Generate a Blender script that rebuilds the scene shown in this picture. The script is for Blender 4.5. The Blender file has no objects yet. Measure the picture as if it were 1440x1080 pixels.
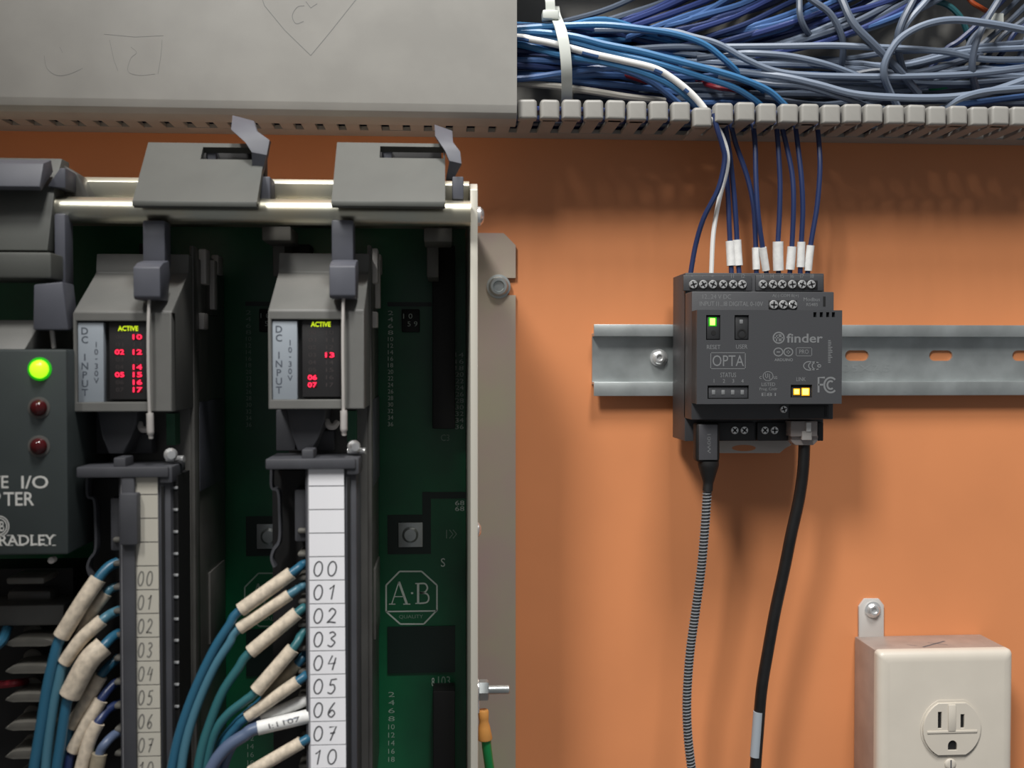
import bpy, bmesh, math, random
from mathutils import Vector, Matrix
random.seed(7)

# ------------------------------------------------------------------ camera, world, lights, exposure
# scene coordinates while building: (x right, u up, d out from the wall) in millimetres
F, CAMD = 1455.0, 520.0
TH, PH = math.atan(95 / F), math.atan(30 / F)
ct, st, cp, sp = math.cos(TH), math.sin(TH), math.cos(PH), math.sin(PH)
RT = (ct, 0, st); FW = (st * cp, -sp, -ct * cp); UPV = (st * sp, cp, -ct * sp)
SC = bpy.context.scene
COL = SC.collection
def wv(p): return Vector((p[0], -p[2], p[1])) * 0.001
cam = bpy.data.cameras.new('camera'); camo = bpy.data.objects.new('camera', cam); COL.objects.link(camo)
cam.sensor_width = 36; cam.lens = 36 * F / 1440; cam.clip_start = 0.01; cam.clip_end = 50
def wd(p): return Vector((p[0], -p[2], p[1]))
M3 = Matrix((wd(RT), wd(UPV), -wd(FW))).transposed()
camo.matrix_world = Matrix.Translation(wv((0, 0, CAMD))) @ M3.to_4x4()
cam.dof.use_dof = True; cam.dof.focus_distance = 0.475; cam.dof.aperture_fstop = 10
SC.camera = camo
world = bpy.data.worlds.new('world'); SC.world = world; world.use_nodes = True
bg = world.node_tree.nodes['Background']; bg.inputs[0].default_value = (0.95, 0.97, 1.0, 1); bg.inputs[1].default_value = 0.16
def area(name, loc, target, sx, sy, power, color=(1, 1, 1)):
    l = bpy.data.lights.new(name, 'AREA'); l.shape = 'RECTANGLE'; l.size = sx; l.size_y = sy; l.energy = power; l.color = color
    o = bpy.data.objects.new(name, l); COL.objects.link(o); o.location = wv(loc)
    dv = wv(target) - o.location
    o.rotation_euler = dv.to_track_quat('-Z', 'Y').to_euler()
    return o
area('ceiling_light', (-760, 1560, 1400), (60, 0, 0), 0.36, 0.50, 44, (1.0, 0.985, 0.95))
area('ceiling_light', (250, 2150, 1100), (60, 0, 0), 0.40, 0.50, 48, (1.0, 0.98, 0.95))
vs = SC.view_settings; vs.view_transform = 'Standard'; vs.look = 'None'; vs.exposure = 0.0; vs.gamma = 1.0; vs.use_curve_mapping = False

# ------------------------------------------------------------------ helpers
OFF = [0.0, 0.0]
def U(px, py, d):
    a, b = px - 720, 540 - py
    r = [FW[i] * F + RT[i] * a + UPV[i] * b for i in range(3)]
    t = (d - CAMD) / r[2]
    return (r[0] * t + OFF[0], r[1] * t + OFF[1], d)
def UX(px, d, py=540): return U(px, py, d)[0]
def UU(py, d, px=720): return U(px, py, d)[1]

def lin(c):
    out = []
    for v in c:
        v /= 255.0
        out.append(v / 12.92 if v <= 0.04045 else ((v + 0.055) / 1.055) ** 2.4)
    return (*out, 1)
MATS = {}
def mat(name, rgb, rough=0.5, metal=0.0, noise=0.0, nscale=300, bump=0.0, bscale=900, emit=None, es=0, trans=0.0, rgb2=None, spec=0.5, alpha=1.0):
    m = bpy.data.materials.new(name); m.use_nodes = True; nt = m.node_tree; b = nt.nodes['Principled BSDF']
    b.inputs['Base Color'].default_value = lin(rgb); b.inputs['Roughness'].default_value = rough; b.inputs['Metallic'].default_value = metal
    b.inputs['Specular IOR Level'].default_value = spec
    if trans: b.inputs['Transmission Weight'].default_value = trans
    if emit: b.inputs['Emission Color'].default_value = lin(emit); b.inputs['Emission Strength'].default_value = es
    tc = nt.nodes.new('ShaderNodeTexCoord')
    if noise or rgb2:
        n = nt.nodes.new('ShaderNodeTexNoise'); n.inputs['Scale'].default_value = nscale; n.inputs['Detail'].default_value = 4
        nt.links.new(tc.outputs['Object'], n.inputs['Vector'])
        mx = nt.nodes.new('ShaderNodeMix'); mx.data_type = 'RGBA'
        c2 = rgb2 or tuple(max(0, v * (1 - noise)) for v in rgb)
        mx.inputs[6].default_value = lin(rgb); mx.inputs[7].default_value = lin(c2)
        rp = nt.nodes.new('ShaderNodeMapRange'); rp.inputs[1].default_value = 0.35; rp.inputs[2].default_value = 0.65
        nt.links.new(n.outputs['Fac'], rp.inputs[0]); nt.links.new(rp.outputs[0], mx.inputs[0])
        nt.links.new(mx.outputs[2], b.inputs['Base Color'])
    if bump:
        n2 = nt.nodes.new('ShaderNodeTexNoise'); n2.inputs['Scale'].default_value = bscale; n2.inputs['Detail'].default_value = 3
        nt.links.new(tc.outputs['Object'], n2.inputs['Vector'])
        bp = nt.nodes.new('ShaderNodeBump'); bp.inputs['Strength'].default_value = bump; bp.inputs['Distance'].default_value = 0.0005
        nt.links.new(n2.outputs['Fac'], bp.inputs['Height']); nt.links.new(bp.outputs[0], b.inputs['Normal'])
    MATS[name] = m
    return m
mat('orange_paint', (214, 138, 90), 0.42, noise=0.05, nscale=9, bump=0.05, bscale=350)
mat('duct_grey', (155, 153, 148), 0.42, noise=0.05, nscale=40)
mat('duct_dark', (120, 118, 114), 0.55)
mat('pencil', (128, 128, 126), 0.8)
mat('graphite_plastic', (62, 63, 66), 0.5, bump=0.12, bscale=2600)
mat('graphite_dark', (40, 41, 43), 0.55)
mat('black', (14, 14, 15), 0.6)
mat('print_grey', (112, 114, 116), 0.7)
mat('zinc', (190, 196, 196), 0.38, 0.75, noise=0.12, nscale=60, bump=0.05, bscale=500)
mat('zinc_bright', (225, 226, 226), 0.25, 0.7)
mat('zinc_yellow', (214, 204, 178), 0.36, 1.0, rgb2=(196, 198, 186), nscale=28)
mat('flange_zinc', (188, 182, 158), 0.45, 0.55, rgb2=(190, 168, 162), nscale=22)
mat('plate_edge', (206, 202, 190), 0.45, 0.35)
mat('module_grey', (108, 108, 105), 0.5, noise=0.06, nscale=60, bump=0.06, bscale=1500)
mat('latch_grey', (86, 88, 97), 0.5, noise=0.06, nscale=80)
mat('flap_grey', (88, 90, 86), 0.5, noise=0.06, nscale=60, bump=0.05, bscale=1800)
mat('arm_grey', (70, 71, 76), 0.5, noise=0.08, nscale=80)
mat('case_grey', (92, 91, 88), 0.35, noise=0.15, nscale=50)
mat('adapter_grey', (56, 63, 63), 0.5, noise=0.06, nscale=60, bump=0.05, bscale=1800)
mat('fin_grey', (104, 102, 96), 0.5, noise=0.1, nscale=90)
mat('pcb', (8, 92, 56), 0.32, rgb2=(6, 80, 50), nscale=40)
mat('pcb_trace', (8, 30, 24), 0.4)
mat('silk', (190, 200, 192), 0.7)
mat('silk_dim', (128, 150, 136), 0.7)
mat('label_white', (236, 236, 240), 0.55)
mat('label_beige', (190, 186, 174), 0.6)
mat('label_line', (140, 140, 144), 0.7)
mat('ink', (82, 82, 86), 0.7)
mat('ink_dim', (120, 118, 112), 0.7)
mat('tag_blue', (150, 158, 166), 0.5)
mat('tag_ink', (70, 76, 86), 0.6)
mat('display', (44, 43, 44), 0.35)
mat('led_off', (60, 54, 54), 0.5)
mat('led_red', (255, 40, 70), 0.4, emit=(255, 40, 78), es=1.3)
mat('led_lime', (200, 225, 40), 0.4, emit=(200, 225, 30), es=0.9)
mat('lamp_green', (160, 255, 40), 0.3, emit=(165, 255, 30), es=1.5)
mat('lamp_red', (70, 15, 18), 0.12)
mat('led_green_sq', (190, 255, 120), 0.3, emit=(170, 255, 90), es=1.6)
mat('led_green_rim', (40, 150, 20), 0.4, emit=(30, 190, 10), es=0.5)
mat('led_yellow', (255, 236, 110), 0.3, emit=(255, 236, 100), es=1.6)
mat('led_amber', (255, 180, 20), 0.3, emit=(255, 170, 10), es=0.6)
mat('white_print', (205, 205, 200), 0.6)
mat('sleeve_cream', (212, 198, 178), 0.6, noise=0.14, nscale=420)
mat('sleeve_white', (228, 228, 226), 0.55, noise=0.06, nscale=420)
mat('sleeve_grey', (150, 140, 120), 0.6, noise=0.1, nscale=420)
mat('wire_teal', (40, 92, 118), 0.38)
mat('wire_teal_pale', (68, 112, 130), 0.4)
mat('wire_green_teal', (44, 96, 102), 0.4)
mat('wire_steel', (86, 100, 126), 0.4)
mat('wire_navy', (36, 50, 90), 0.38)
mat('wire_blue', (64, 120, 168), 0.35)
mat('wire_blue_mid', (70, 102, 152), 0.35)
mat('wire_violet', (50, 64, 116), 0.38)
mat('wire_pale', (116, 128, 146), 0.42)
mat('wire_slate', (88, 98, 114), 0.42)
mat('wire_white', (232, 232, 230), 0.4)
mat('wire_grey', (160, 156, 148), 0.45)
mat('wire_red', (130, 30, 42), 0.45)
mat('wire_green', (28, 120, 72), 0.4)
mat('wire_orange', (210, 96, 50), 0.5)
mat('ground_green', (18, 140, 74), 0.35)
mat('ferrule', (226, 160, 84), 0.45)
mat('tie', (206, 210, 204), 0.35)
mat('cable_black', (22, 22, 23), 0.42, noise=0.3, nscale=160)
mat('clear_plastic', (214, 204, 200), 0.12, trans=0.55)
mat('plug_grey', (92, 92, 96), 0.35, 0.4)
mat('plate_ivory', (202, 195, 183), 0.4, noise=0.03, nscale=40)
mat('box_paint', (164, 150, 142), 0.38, 0.2, noise=0.08, nscale=80)
mat('clip_grey', (186, 182, 178), 0.5)
mat('braid_dark', (52, 54, 56), 0.5)

def bx(bm, x0, x1, u0, u1, d0, d1, bev=0.0, seg=2):
    if x0 > x1: x0, x1 = x1, x0
    if u0 > u1: u0, u1 = u1, u0
    if d0 > d1: d0, d1 = d1, d0
    vs_ = [bm.verts.new((x, u, d)) for d in (d0, d1) for u in (u0, u1) for x in (x0, x1)]
    fs = [(0, 2, 3, 1), (4, 5, 7, 6), (0, 1, 5, 4), (2, 6, 7, 3), (0, 4, 6, 2), (1, 3, 7, 5)]
    faces = [bm.faces.new([vs_[i] for i in f]) for f in fs]
    if bev > 0:
        es = list({e for f in faces for e in f.edges})
        bmesh.ops.bevel(bm, geom=es, offset=min(bev, 0.45 * min(x1 - x0, u1 - u0, d1 - d0)), segments=seg, affect='EDGES', profile=0.5)
    return bm
def pb(bm, x0, y0, x1, y1, d1, d0, bev=0.0, seg=2):
    """box whose front face covers the photo rectangle when it stands at distance d1"""
    ym, xm = (y0 + y1) / 2, (x0 + x1) / 2
    return bx(bm, U(x0, ym, d1)[0], U(x1, ym, d1)[0], U(xm, y0, d1)[1], U(xm, y1, d1)[1], d0, d1, bev, seg)
def prism_x(bm, prof, x0, x1, bev=0.0):
    """prof: list of (d,u)"""
    a = [bm.verts.new((x0, u, d)) for d, u in prof]; b = [bm.verts.new((x1, u, d)) for d, u in prof]
    fs = [bm.faces.new(a), bm.faces.new(b[::-1])]
    n = len(prof)
    for i in range(n): fs.append(bm.faces.new((a[i], b[i], b[(i + 1) % n], a[(i + 1) % n])))
    if bev:
        es = list({e for f in fs for e in f.edges})
        bmesh.ops.bevel(bm, geom=es, offset=bev, segments=2, affect='EDGES', profile=0.5)
    return bm
def prism_d(bm, poly, d0, d1, bev=0.0):
    """poly: list of (x,u)"""
    a = [bm.verts.new((x, u, d0)) for x, u in poly]; b = [bm.verts.new((x, u, d1)) for x, u in poly]
    fs = [bm.faces.new(a), bm.faces.new(b[::-1])]
    n = len(poly)
    for i in range(n): fs.append(bm.faces.new((a[i], a[(i + 1) % n], b[(i + 1) % n], b[i])))
    if bev:
        es = list({e for f in fs for e in f.edges})
        bmesh.ops.bevel(bm, geom=es, offset=bev, segments=2, affect='EDGES', profile=0.5)
    return bm
def smooth_path(pts, n=8):
    pts = [Vector(p) for p in pts]
    if len(pts) < 3: return pts
    P = [pts[0] * 2 - pts[1]] + pts + [pts[-1] * 2 - pts[-2]]
    out = []
    for i in range(1, len(P) - 2):
        p0, p1, p2, p3 = P[i - 1], P[i], P[i + 1], P[i + 2]
        for k in range(n):
            t = k / n
            out.append(0.5 * (2 * p1 + (p2 - p0) * t + (2 * p0 - 5 * p1 + 4 * p2 - p3) * t * t + (3 * p1 - p0 - 3 * p2 + p3) * t ** 3))
    out.append(P[-2])
    return out
def tube(bm, pts, r, seg=8, n=6, sm=True, flat=None):
    """flat=(a,b): elliptical section"""
    path = smooth_path(pts, n) if sm else [Vector(p) for p in pts]
    rings = []; up = None
    for i, p in enumerate(path):
        t = (path[min(i + 1, len(path) - 1)] - path[max(i - 1, 0)]).normalized()
        if up is None:
            ref = Vector((0, 0, 1)) if abs(t.z) < 0.9 else Vector((0, 1, 0))
            up = (ref - t * ref.dot(t)).normalized()
        else: up = (up - t * up.dot(t)).normalized()
        sd = t.cross(up)
        rr = r(i / (len(path) - 1)) if callable(r) else r
        ra, rb = (flat if flat else (rr, rr))
        rings.append([bm.verts.new(p + sd * (math.cos(a) * ra) + up * (math.sin(a) * rb)) for a in [2 * math.pi * k / seg for k in range(seg)]])
    for i in range(len(rings) - 1):
        A, B = rings[i], rings[i + 1]
        for k in range(seg): bm.faces.new((A[k], A[(k + 1) % seg], B[(k + 1) % seg], B[k]))
    bm.faces.new(rings[0][::-1]); bm.faces.new(rings[-1])
    return bm
def lathe(bm, c, axis, prof, seg=20):
    """prof: list of (along, radius) from centre c along axis"""
    ax = Vector(axis).normalized(); ref = Vector((0, 1, 0)) if abs(ax.y) < 0.9 else Vector((1, 0, 0))
    a1 = ax.cross(ref).normalized(); a2 = ax.cross(a1); c = Vector(c); rings = []
    for h, r in prof:
        if r <= 1e-6: rings.append([bm.verts.new(c + ax * h)])
        else: rings.append([bm.verts.new(c + ax * h + (a1 * math.cos(t) + a2 * math.sin(t)) * r) for t in [2 * math.pi * k / seg for k in range(seg)]])
    for A, B in zip(rings, rings[1:]):
        for k in range(seg):
            k2 = (k + 1) % seg
            if len(A) == 1 and len(B) == 1: break
            if len(A) == 1: bm.faces.new((A[0], B[k2], B[k]))
            elif len(B) == 1: bm.faces.new((A[k], A[k2], B[0]))
            else: bm.faces.new((A[k], A[k2], B[k2], B[k]))
    if len(rings[0]) > 1: bm.faces.new(rings[0])
    if len(rings[-1]) > 1: bm.faces.new(rings[-1][::-1])
    return bm
def hexagon(bm, c, axis, r, h): return lathe(bm, c, axis, [(0, r), (h * 0.85, r), (h, r * 0.88)], 6)
def finish(me, m):
    me.materials.append(MATS[m] if isinstance(m, str) else m)
    for p in me.polygons: p.use_smooth = True
    me.set_sharp_from_angle(angle=0.65)
def pos(parent): return Vector(parent['_o']) if parent is not None and '_o' in parent else Vector((0, 0, 0))
ORG = {}
def link(name, me, m, parent, c):
    finish(me, m)
    o = bpy.data.objects.new(name, me); COL.objects.link(o)
    if parent is not None:
        o.parent = parent; o.location = wv(c - ORG[parent.name])
    else: o.location = wv(c)
    ORG[o.name] = Vector(c)
    return o
def obj(name, bm, m, parent=None):
    bmesh.ops.recalc_face_normals(bm, faces=bm.faces[:])
    lo = Vector((min(v.co[i] for v in bm.verts) for i in range(3))); hi = Vector((max(v.co[i] for v in bm.verts) for i in range(3)))
    c = (lo + hi) / 2
    for v in bm.verts: v.co = wv(v.co - c)
    me = bpy.data.meshes.new(name); bm.to_mesh(me); bm.free()
    return link(name, me, m, parent, c)
def B(): return bmesh.new()
def tag(o, label, cat, group=None, kind=None):
    if label: o['label'] = label
    if cat: o['category'] = cat
    if group: o['group'] = group
    if kind: o['kind'] = kind
    return o
def thing(name, label, cat, loc, group=None, kind=None):
    o = bpy.data.objects.new(name, None); o.empty_display_size = 0.01; COL.objects.link(o); o.location = wv(loc); ORG[o.name] = Vector(loc)
    return tag(o, label, cat, group, kind)
def inst(src, parent, c):
    """a further copy of a one-mesh part, standing at c"""
    o = src.copy(); COL.objects.link(o); o.parent = parent
    base = ORG[parent.name] if parent is not None else Vector((0, 0, 0))
    o.location = wv(Vector(c) - base); ORG[o.name] = Vector(c)
    return o
def plate2d(name, outer, holes, d0, d1, m, parent, bev=0.0):
    cu = bpy.data.curves.new(name, 'CURVE'); cu.dimensions = '2D'; cu.fill_mode = 'BOTH'
    xs = [p[0] for p in outer]; us = [p[1] for p in outer]
    cx, cu_ = (min(xs) + max(xs)) / 2, (min(us) + max(us)) / 2
    for loop in [outer] + holes:
        s = cu.splines.new('POLY'); s.points.add(len(loop) - 1); s.use_cyclic_u = True
        for pnt, (x, u) in zip(s.points, loop): pnt.co = (x - cx, u - cu_, 0, 1)
    cu.extrude = (d1 - d0) / 2 - bev; cu.bevel_depth = bev; cu.bevel_resolution = 1; cu.offset = -bev
    to = bpy.data.objects.new('tmp', cu); COL.objects.link(to)
    dg = bpy.context.evaluated_depsgraph_get()
    me = bpy.data.meshes.new_from_object(to.evaluated_get(dg)); bpy.data.objects.remove(to)
    me.name = name; me.materials.clear()
    for v in me.vertices: v.co = wv(v.co)
    return link(name, me, m, parent, Vector((cx, cu_, (d0 + d1) / 2)))
TEXTS = []
def text(s, cx, cu_, d, w, h, m, parent, name='lettering', rot=0.0, bold=0.0, th=0.05, spacing=1.0, keep=False):
    """print s in a box w x h mm centred on (cx, cu_) lying at distance d"""
    cu = bpy.data.curves.new(name, 'FONT'); cu.body = s; cu.size = 10; cu.extrude = 0.0; cu.offset = bold; cu.resolution_u = 3; cu.space_character = spacing
    to = bpy.data.objects.new('tmp', cu); COL.objects.link(to)
    TEXTS.append((to, cx, cu_, d, w, h, m, parent, name, rot, th, keep))
def flush_text():
    bpy.context.view_layer.update()
    dg = bpy.context.evaluated_depsgraph_get()
    for to, cx, cu_, d, w, h, m, parent, name, rot, th, keep in TEXTS:
        me = bpy.data.meshes.new_from_object(to.evaluated_get(dg))
        xs = [v.co.x for v in me.vertices]; ys = [v.co.y for v in me.vertices]
        x0, x1, y0, y1 = min(xs), max(xs), min(ys), max(ys)
        sx = w / max(x1 - x0, 1e-6); sy = h / max(y1 - y0, 1e-6)
        if keep: sx = sy = h / (7.2 if keep == 1 else keep)
        cr, sr = math.cos(rot), math.sin(rot)
        for v in me.vertices:
            a = (v.co.x - (x0 + x1) / 2) * sx; b = (v.co.y - (y0 + y1) / 2) * sy
            v.co = wv((a * cr - b * sr, a * sr + b * cr, 0))
        me.name = name; me.materials.clear()
        link(name, me, m, parent, Vector((cx, cu_, d + th)))
    for t in TEXTS: bpy.data.objects.remove(t[0])
    TEXTS.clear()
def ptext(s, x0, y0, x1, y1, d, m, parent, **k):
    xm, ym = (x0 + x1) / 2, (y0 + y1) / 2
    c = U(xm, ym, d); w = abs(U(x1, ym, d)[0] - U(x0, ym, d)[0]); h = abs(U(xm, y0, d)[1] - U(xm, y1, d)[1])
    text(s, c[0], c[1], d, w, h, m, parent, **k)
def ribbon(bm, pts, w, d):
    """flat pen stroke in the x-u plane at distance d; pts (x,u) mm"""
    P = [Vector((p[0], p[1])) for p in pts]; L = []
    for i, p in enumerate(P):
        t = (P[min(i + 1, len(P) - 1)] - P[max(i - 1, 0)])
        t = t.normalized() if t.length > 1e-9 else Vector((1, 0))
        nrm = Vector((-t.y, t.x)) * w / 2
        L.append((bm.verts.new((p.x + nrm.x, p.y + nrm.y, d)), bm.verts.new((p.x - nrm.x, p.y - nrm.y, d))))
    for a, b in zip(L, L[1:]): bm.faces.new((a[0], a[1], b[1], b[0]))
def sm2(pts, n=5): return [(p.x, p.y) for p in smooth_path([(a, b, 0) for a, b in pts], n)]
def circ(cx, cy, rx, ry, n=18, a0=0, a1=360): return [(cx + rx * math.cos(math.radians(a0 + (a1 - a0) * k / n)), cy + ry * math.sin(math.radians(a0 + (a1 - a0) * k / n))) for k in range(n + 1)]
DIG = {'0': [circ(.5, .5, .42, .5, 16, 100, 465)], '1': [[(.2, .72), (.62, 1), (.5, 0)]], '2': [sm2([(.12, .78), (.4, 1), (.8, .8), (.6, .45), (.1, .05), (.3, .08), (.95, .02)])],
       '3': [sm2([(.15, .92), (.5, 1), (.78, .8), (.4, .55), (.8, .3), (.5, 0), (.1, .1)])], '4': [[(.45, 1), (.12, .42), (.85, .5)], [(.82, .85), (.6, 0)]],
       '5': [[(.9, 1), (.35, .95), (.25, .58)] + sm2([(.25, .58), (.65, .6), (.8, .3), (.5, 0), (.1, .08)])], '6': [sm2([(.7, 1), (.3, .6), (.15, .2), (.5, 0), (.8, .25), (.5, .48), (.2, .25)])],
       '7': [[(.12, .92), (.85, .98), (.4, 0)], [(.3, .5), (.8, .55)]]}
def hand(s, x, u, h, d, m, parent, pen=0.55, name='handwriting', wf=0.66):
    bm = B(); w = h * wf
    for i, c in enumerate(s):
        for st_ in DIG[c]:
            ribbon(bm, [(x + i * w * 1.42 + a * w + 0.12 * b * h + random.uniform(-.04, .04), u + b * h) for a, b in st_], pen, d)
    return obj(name, bm, m, parent)
def screw_bm(bm, c, r, h=1.2, slot=True):
    """pan head facing out of the wall"""
    lathe(bm, c, (0, 0, 1), [(0, r), (h * 0.5, r), (h * 0.85, r * 0.85), (h, r * 0.55), (h, 0)], 18)
    if slot:
        x, u, d = c
        bx(bm, x - r * 0.6, x + r * 0.6, u - r * 0.12, u + r * 0.12, d + h, d + h + 0.08)

# ------------------------------------------------------------------ the mounting panel
bm = B(); bx(bm, -700, 800, -620, 620, -6, 0)
wall = tag(obj('wall_back', bm, 'orange_paint'), 'orange painted metal mounting panel behind all the equipment', 'panel', kind='structure')

bm = B(); bx(bm, -346, -340, -620, 620, 0, 620)  # unseen side wall, added and deepened to shade the rack side
tag(obj('added_shade_wall', bm, 'duct_dark'), 'unseen grey side wall added left of the rack to shade it', 'added shade wall', kind='structure')

# ------------------------------------------------------------------ wiring duct along the top
DD, DB = 42.0, 112.5          # depth of the duct, height of its lower wall
XL, XR = -330.0, 360.0
duct = thing('wiring_duct', 'grey slotted plastic wiring duct across the top, open on the right', 'wiring duct', (20, DB, 0))
bm = B(); bx(bm, XL, XR, DB, 214, 0.2, 2.2); obj('back_panel', bm, 'duct_grey', duct)
bm = B(); bx(bm, XL, XR, DB, DB + 2, 2.2, 13); obj('lower_wall', bm, 'duct_grey', duct)
bm = B(); bx(bm, XL, XR, 211, 212.8, 2.2, DD); obj('upper_wall', bm, 'duct_grey', duct)
pitch = 10.25
x_first = UX(742, DD, 155)
k0 = int((XL + 8 - x_first) / pitch); k1 = int((XR - 8 - x_first) / pitch)
fin0 = None
for k in range(k0, k1 + 1):
    x = x_first + k * pitch
    if fin0 is None:
        bm = B()
        bx(bm, -3.3, 3.3, 0, 2.0, 12.5, DD - 2, 0.3, 1)
        lo = []
        for i_, d_ in ((0, DD - 5), (0, DD - 1.3), (0.3, DD - 0.5), (1.0, DD - 0.05), (1.6, DD)):
            q = []
            for cx_, cy_, a0, r_ in ((4.5 - 1.7, 9.3 - 1.7, 0, 1.7), (-4.5 + 1.7, 9.3 - 1.7, 90, 1.7), (-4.5 + 1.0, 1.0, 180, 1.0), (4.5 - 1.0, 1.0, 270, 1.0)):
                q += [bm.verts.new((cx_ + max(0.05, r_ - i_) * math.cos(math.radians(a0 + 22.5 * k_)) - (math.copysign(max(0, i_ - r_), cx_)), cy_ + max(0.05, r_ - i_) * math.sin(math.radians(a0 + 22.5 * k_)) - (max(0, i_ - r_) if cy_ > 4 else -max(0, i_ - r_)), d_)) for k_ in range(5)]
            lo.append(q)
        for A_, B_ in zip(lo, lo[1:]):
            for k_ in range(20): bm.faces.new((A_[k_], A_[(k_ + 1) % 20], B_[(k_ + 1) % 20], B_[k_]))
        bm.faces.new(lo[0][::-1]); bm.faces.new(lo[-1])
        fin0 = obj('finger', bm, 'duct_grey', duct); c0 = ORG[fin0.name].copy()
        fin0.location = wv(Vector((x, DB + c0.y, c0.z)) - ORG[duct.name]); o = fin0
    else:
        o = inst(fin0, duct, (x, DB + c0.y, c0.z))
    dy = random.uniform(-0.35, 0.35)
    if k == 8: dy = -2.6
    o.location.z += dy * 0.001; o.rotation_euler = (0, random.uniform(-.02, .02), random.uniform(-.012, .012))

# cover over the left half
cover = thing('duct_cover', 'smooth grey duct cover with faint pencil marks, clipped over left half', 'duct cover', (-100, DB + 40, DD))
xe = UX(727, DD + 4, 90)
bm = B()
prism_x(bm, [(DD + 4.5, DB + 5), (DD + 4.5, 213), (DD + 2.5, 215), (DD - 6, 215), (DD - 6, 213.4), (DD + 2.6, 213), (DD + 2.6, DB + 5.2), (DD + 1.5, DB + 1.2), (DD - 7, DB - 1.0), (DD - 7, DB - 2.4), (DD + 2.0, DB - 0.8), (DD + 3.8, DB + 1.6)], XL, xe, 0.25)
obj('cover_panel', bm, 'duct_grey', cover)
DC = DD + 4.55
def pen_mark(name, lines, w):
    bm = B()
    for L in lines: ribbon(bm, [U(a, b, DC)[:2] for a, b in L], w, DC)
    obj(name, bm, 'pencil', cover)
pen_mark('pencil_mark', [[(362, -20), (372, 8), (400, 42), (437, 78)], [(437, 78), (462, 48), (500, 0), (512, -16)]], 0.35)
pen_mark('pencil_mark', [sm2([(428, 8), (418, 10), (411, 22), (416, 33), (427, 30)]), [(430, 2), (437, 11), (446, 5)]], 0.35)
pen_mark('pencil_mark', [sm2([(62, 78), (66, 96), (80, 106), (98, 104), (116, 96)]), [(84, 66), (88, 74)]], 0.16)
pen_mark('pencil_mark', [[(146, 48), (190, 52), (230, 50)], [(154, 56), (160, 84), (166, 100)], sm2([(228, 56), (226, 80), (222, 104)]), sm2([(184, 66), (192, 74), (184, 82), (180, 100), (196, 106), (218, 104)])], 0.16)

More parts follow.
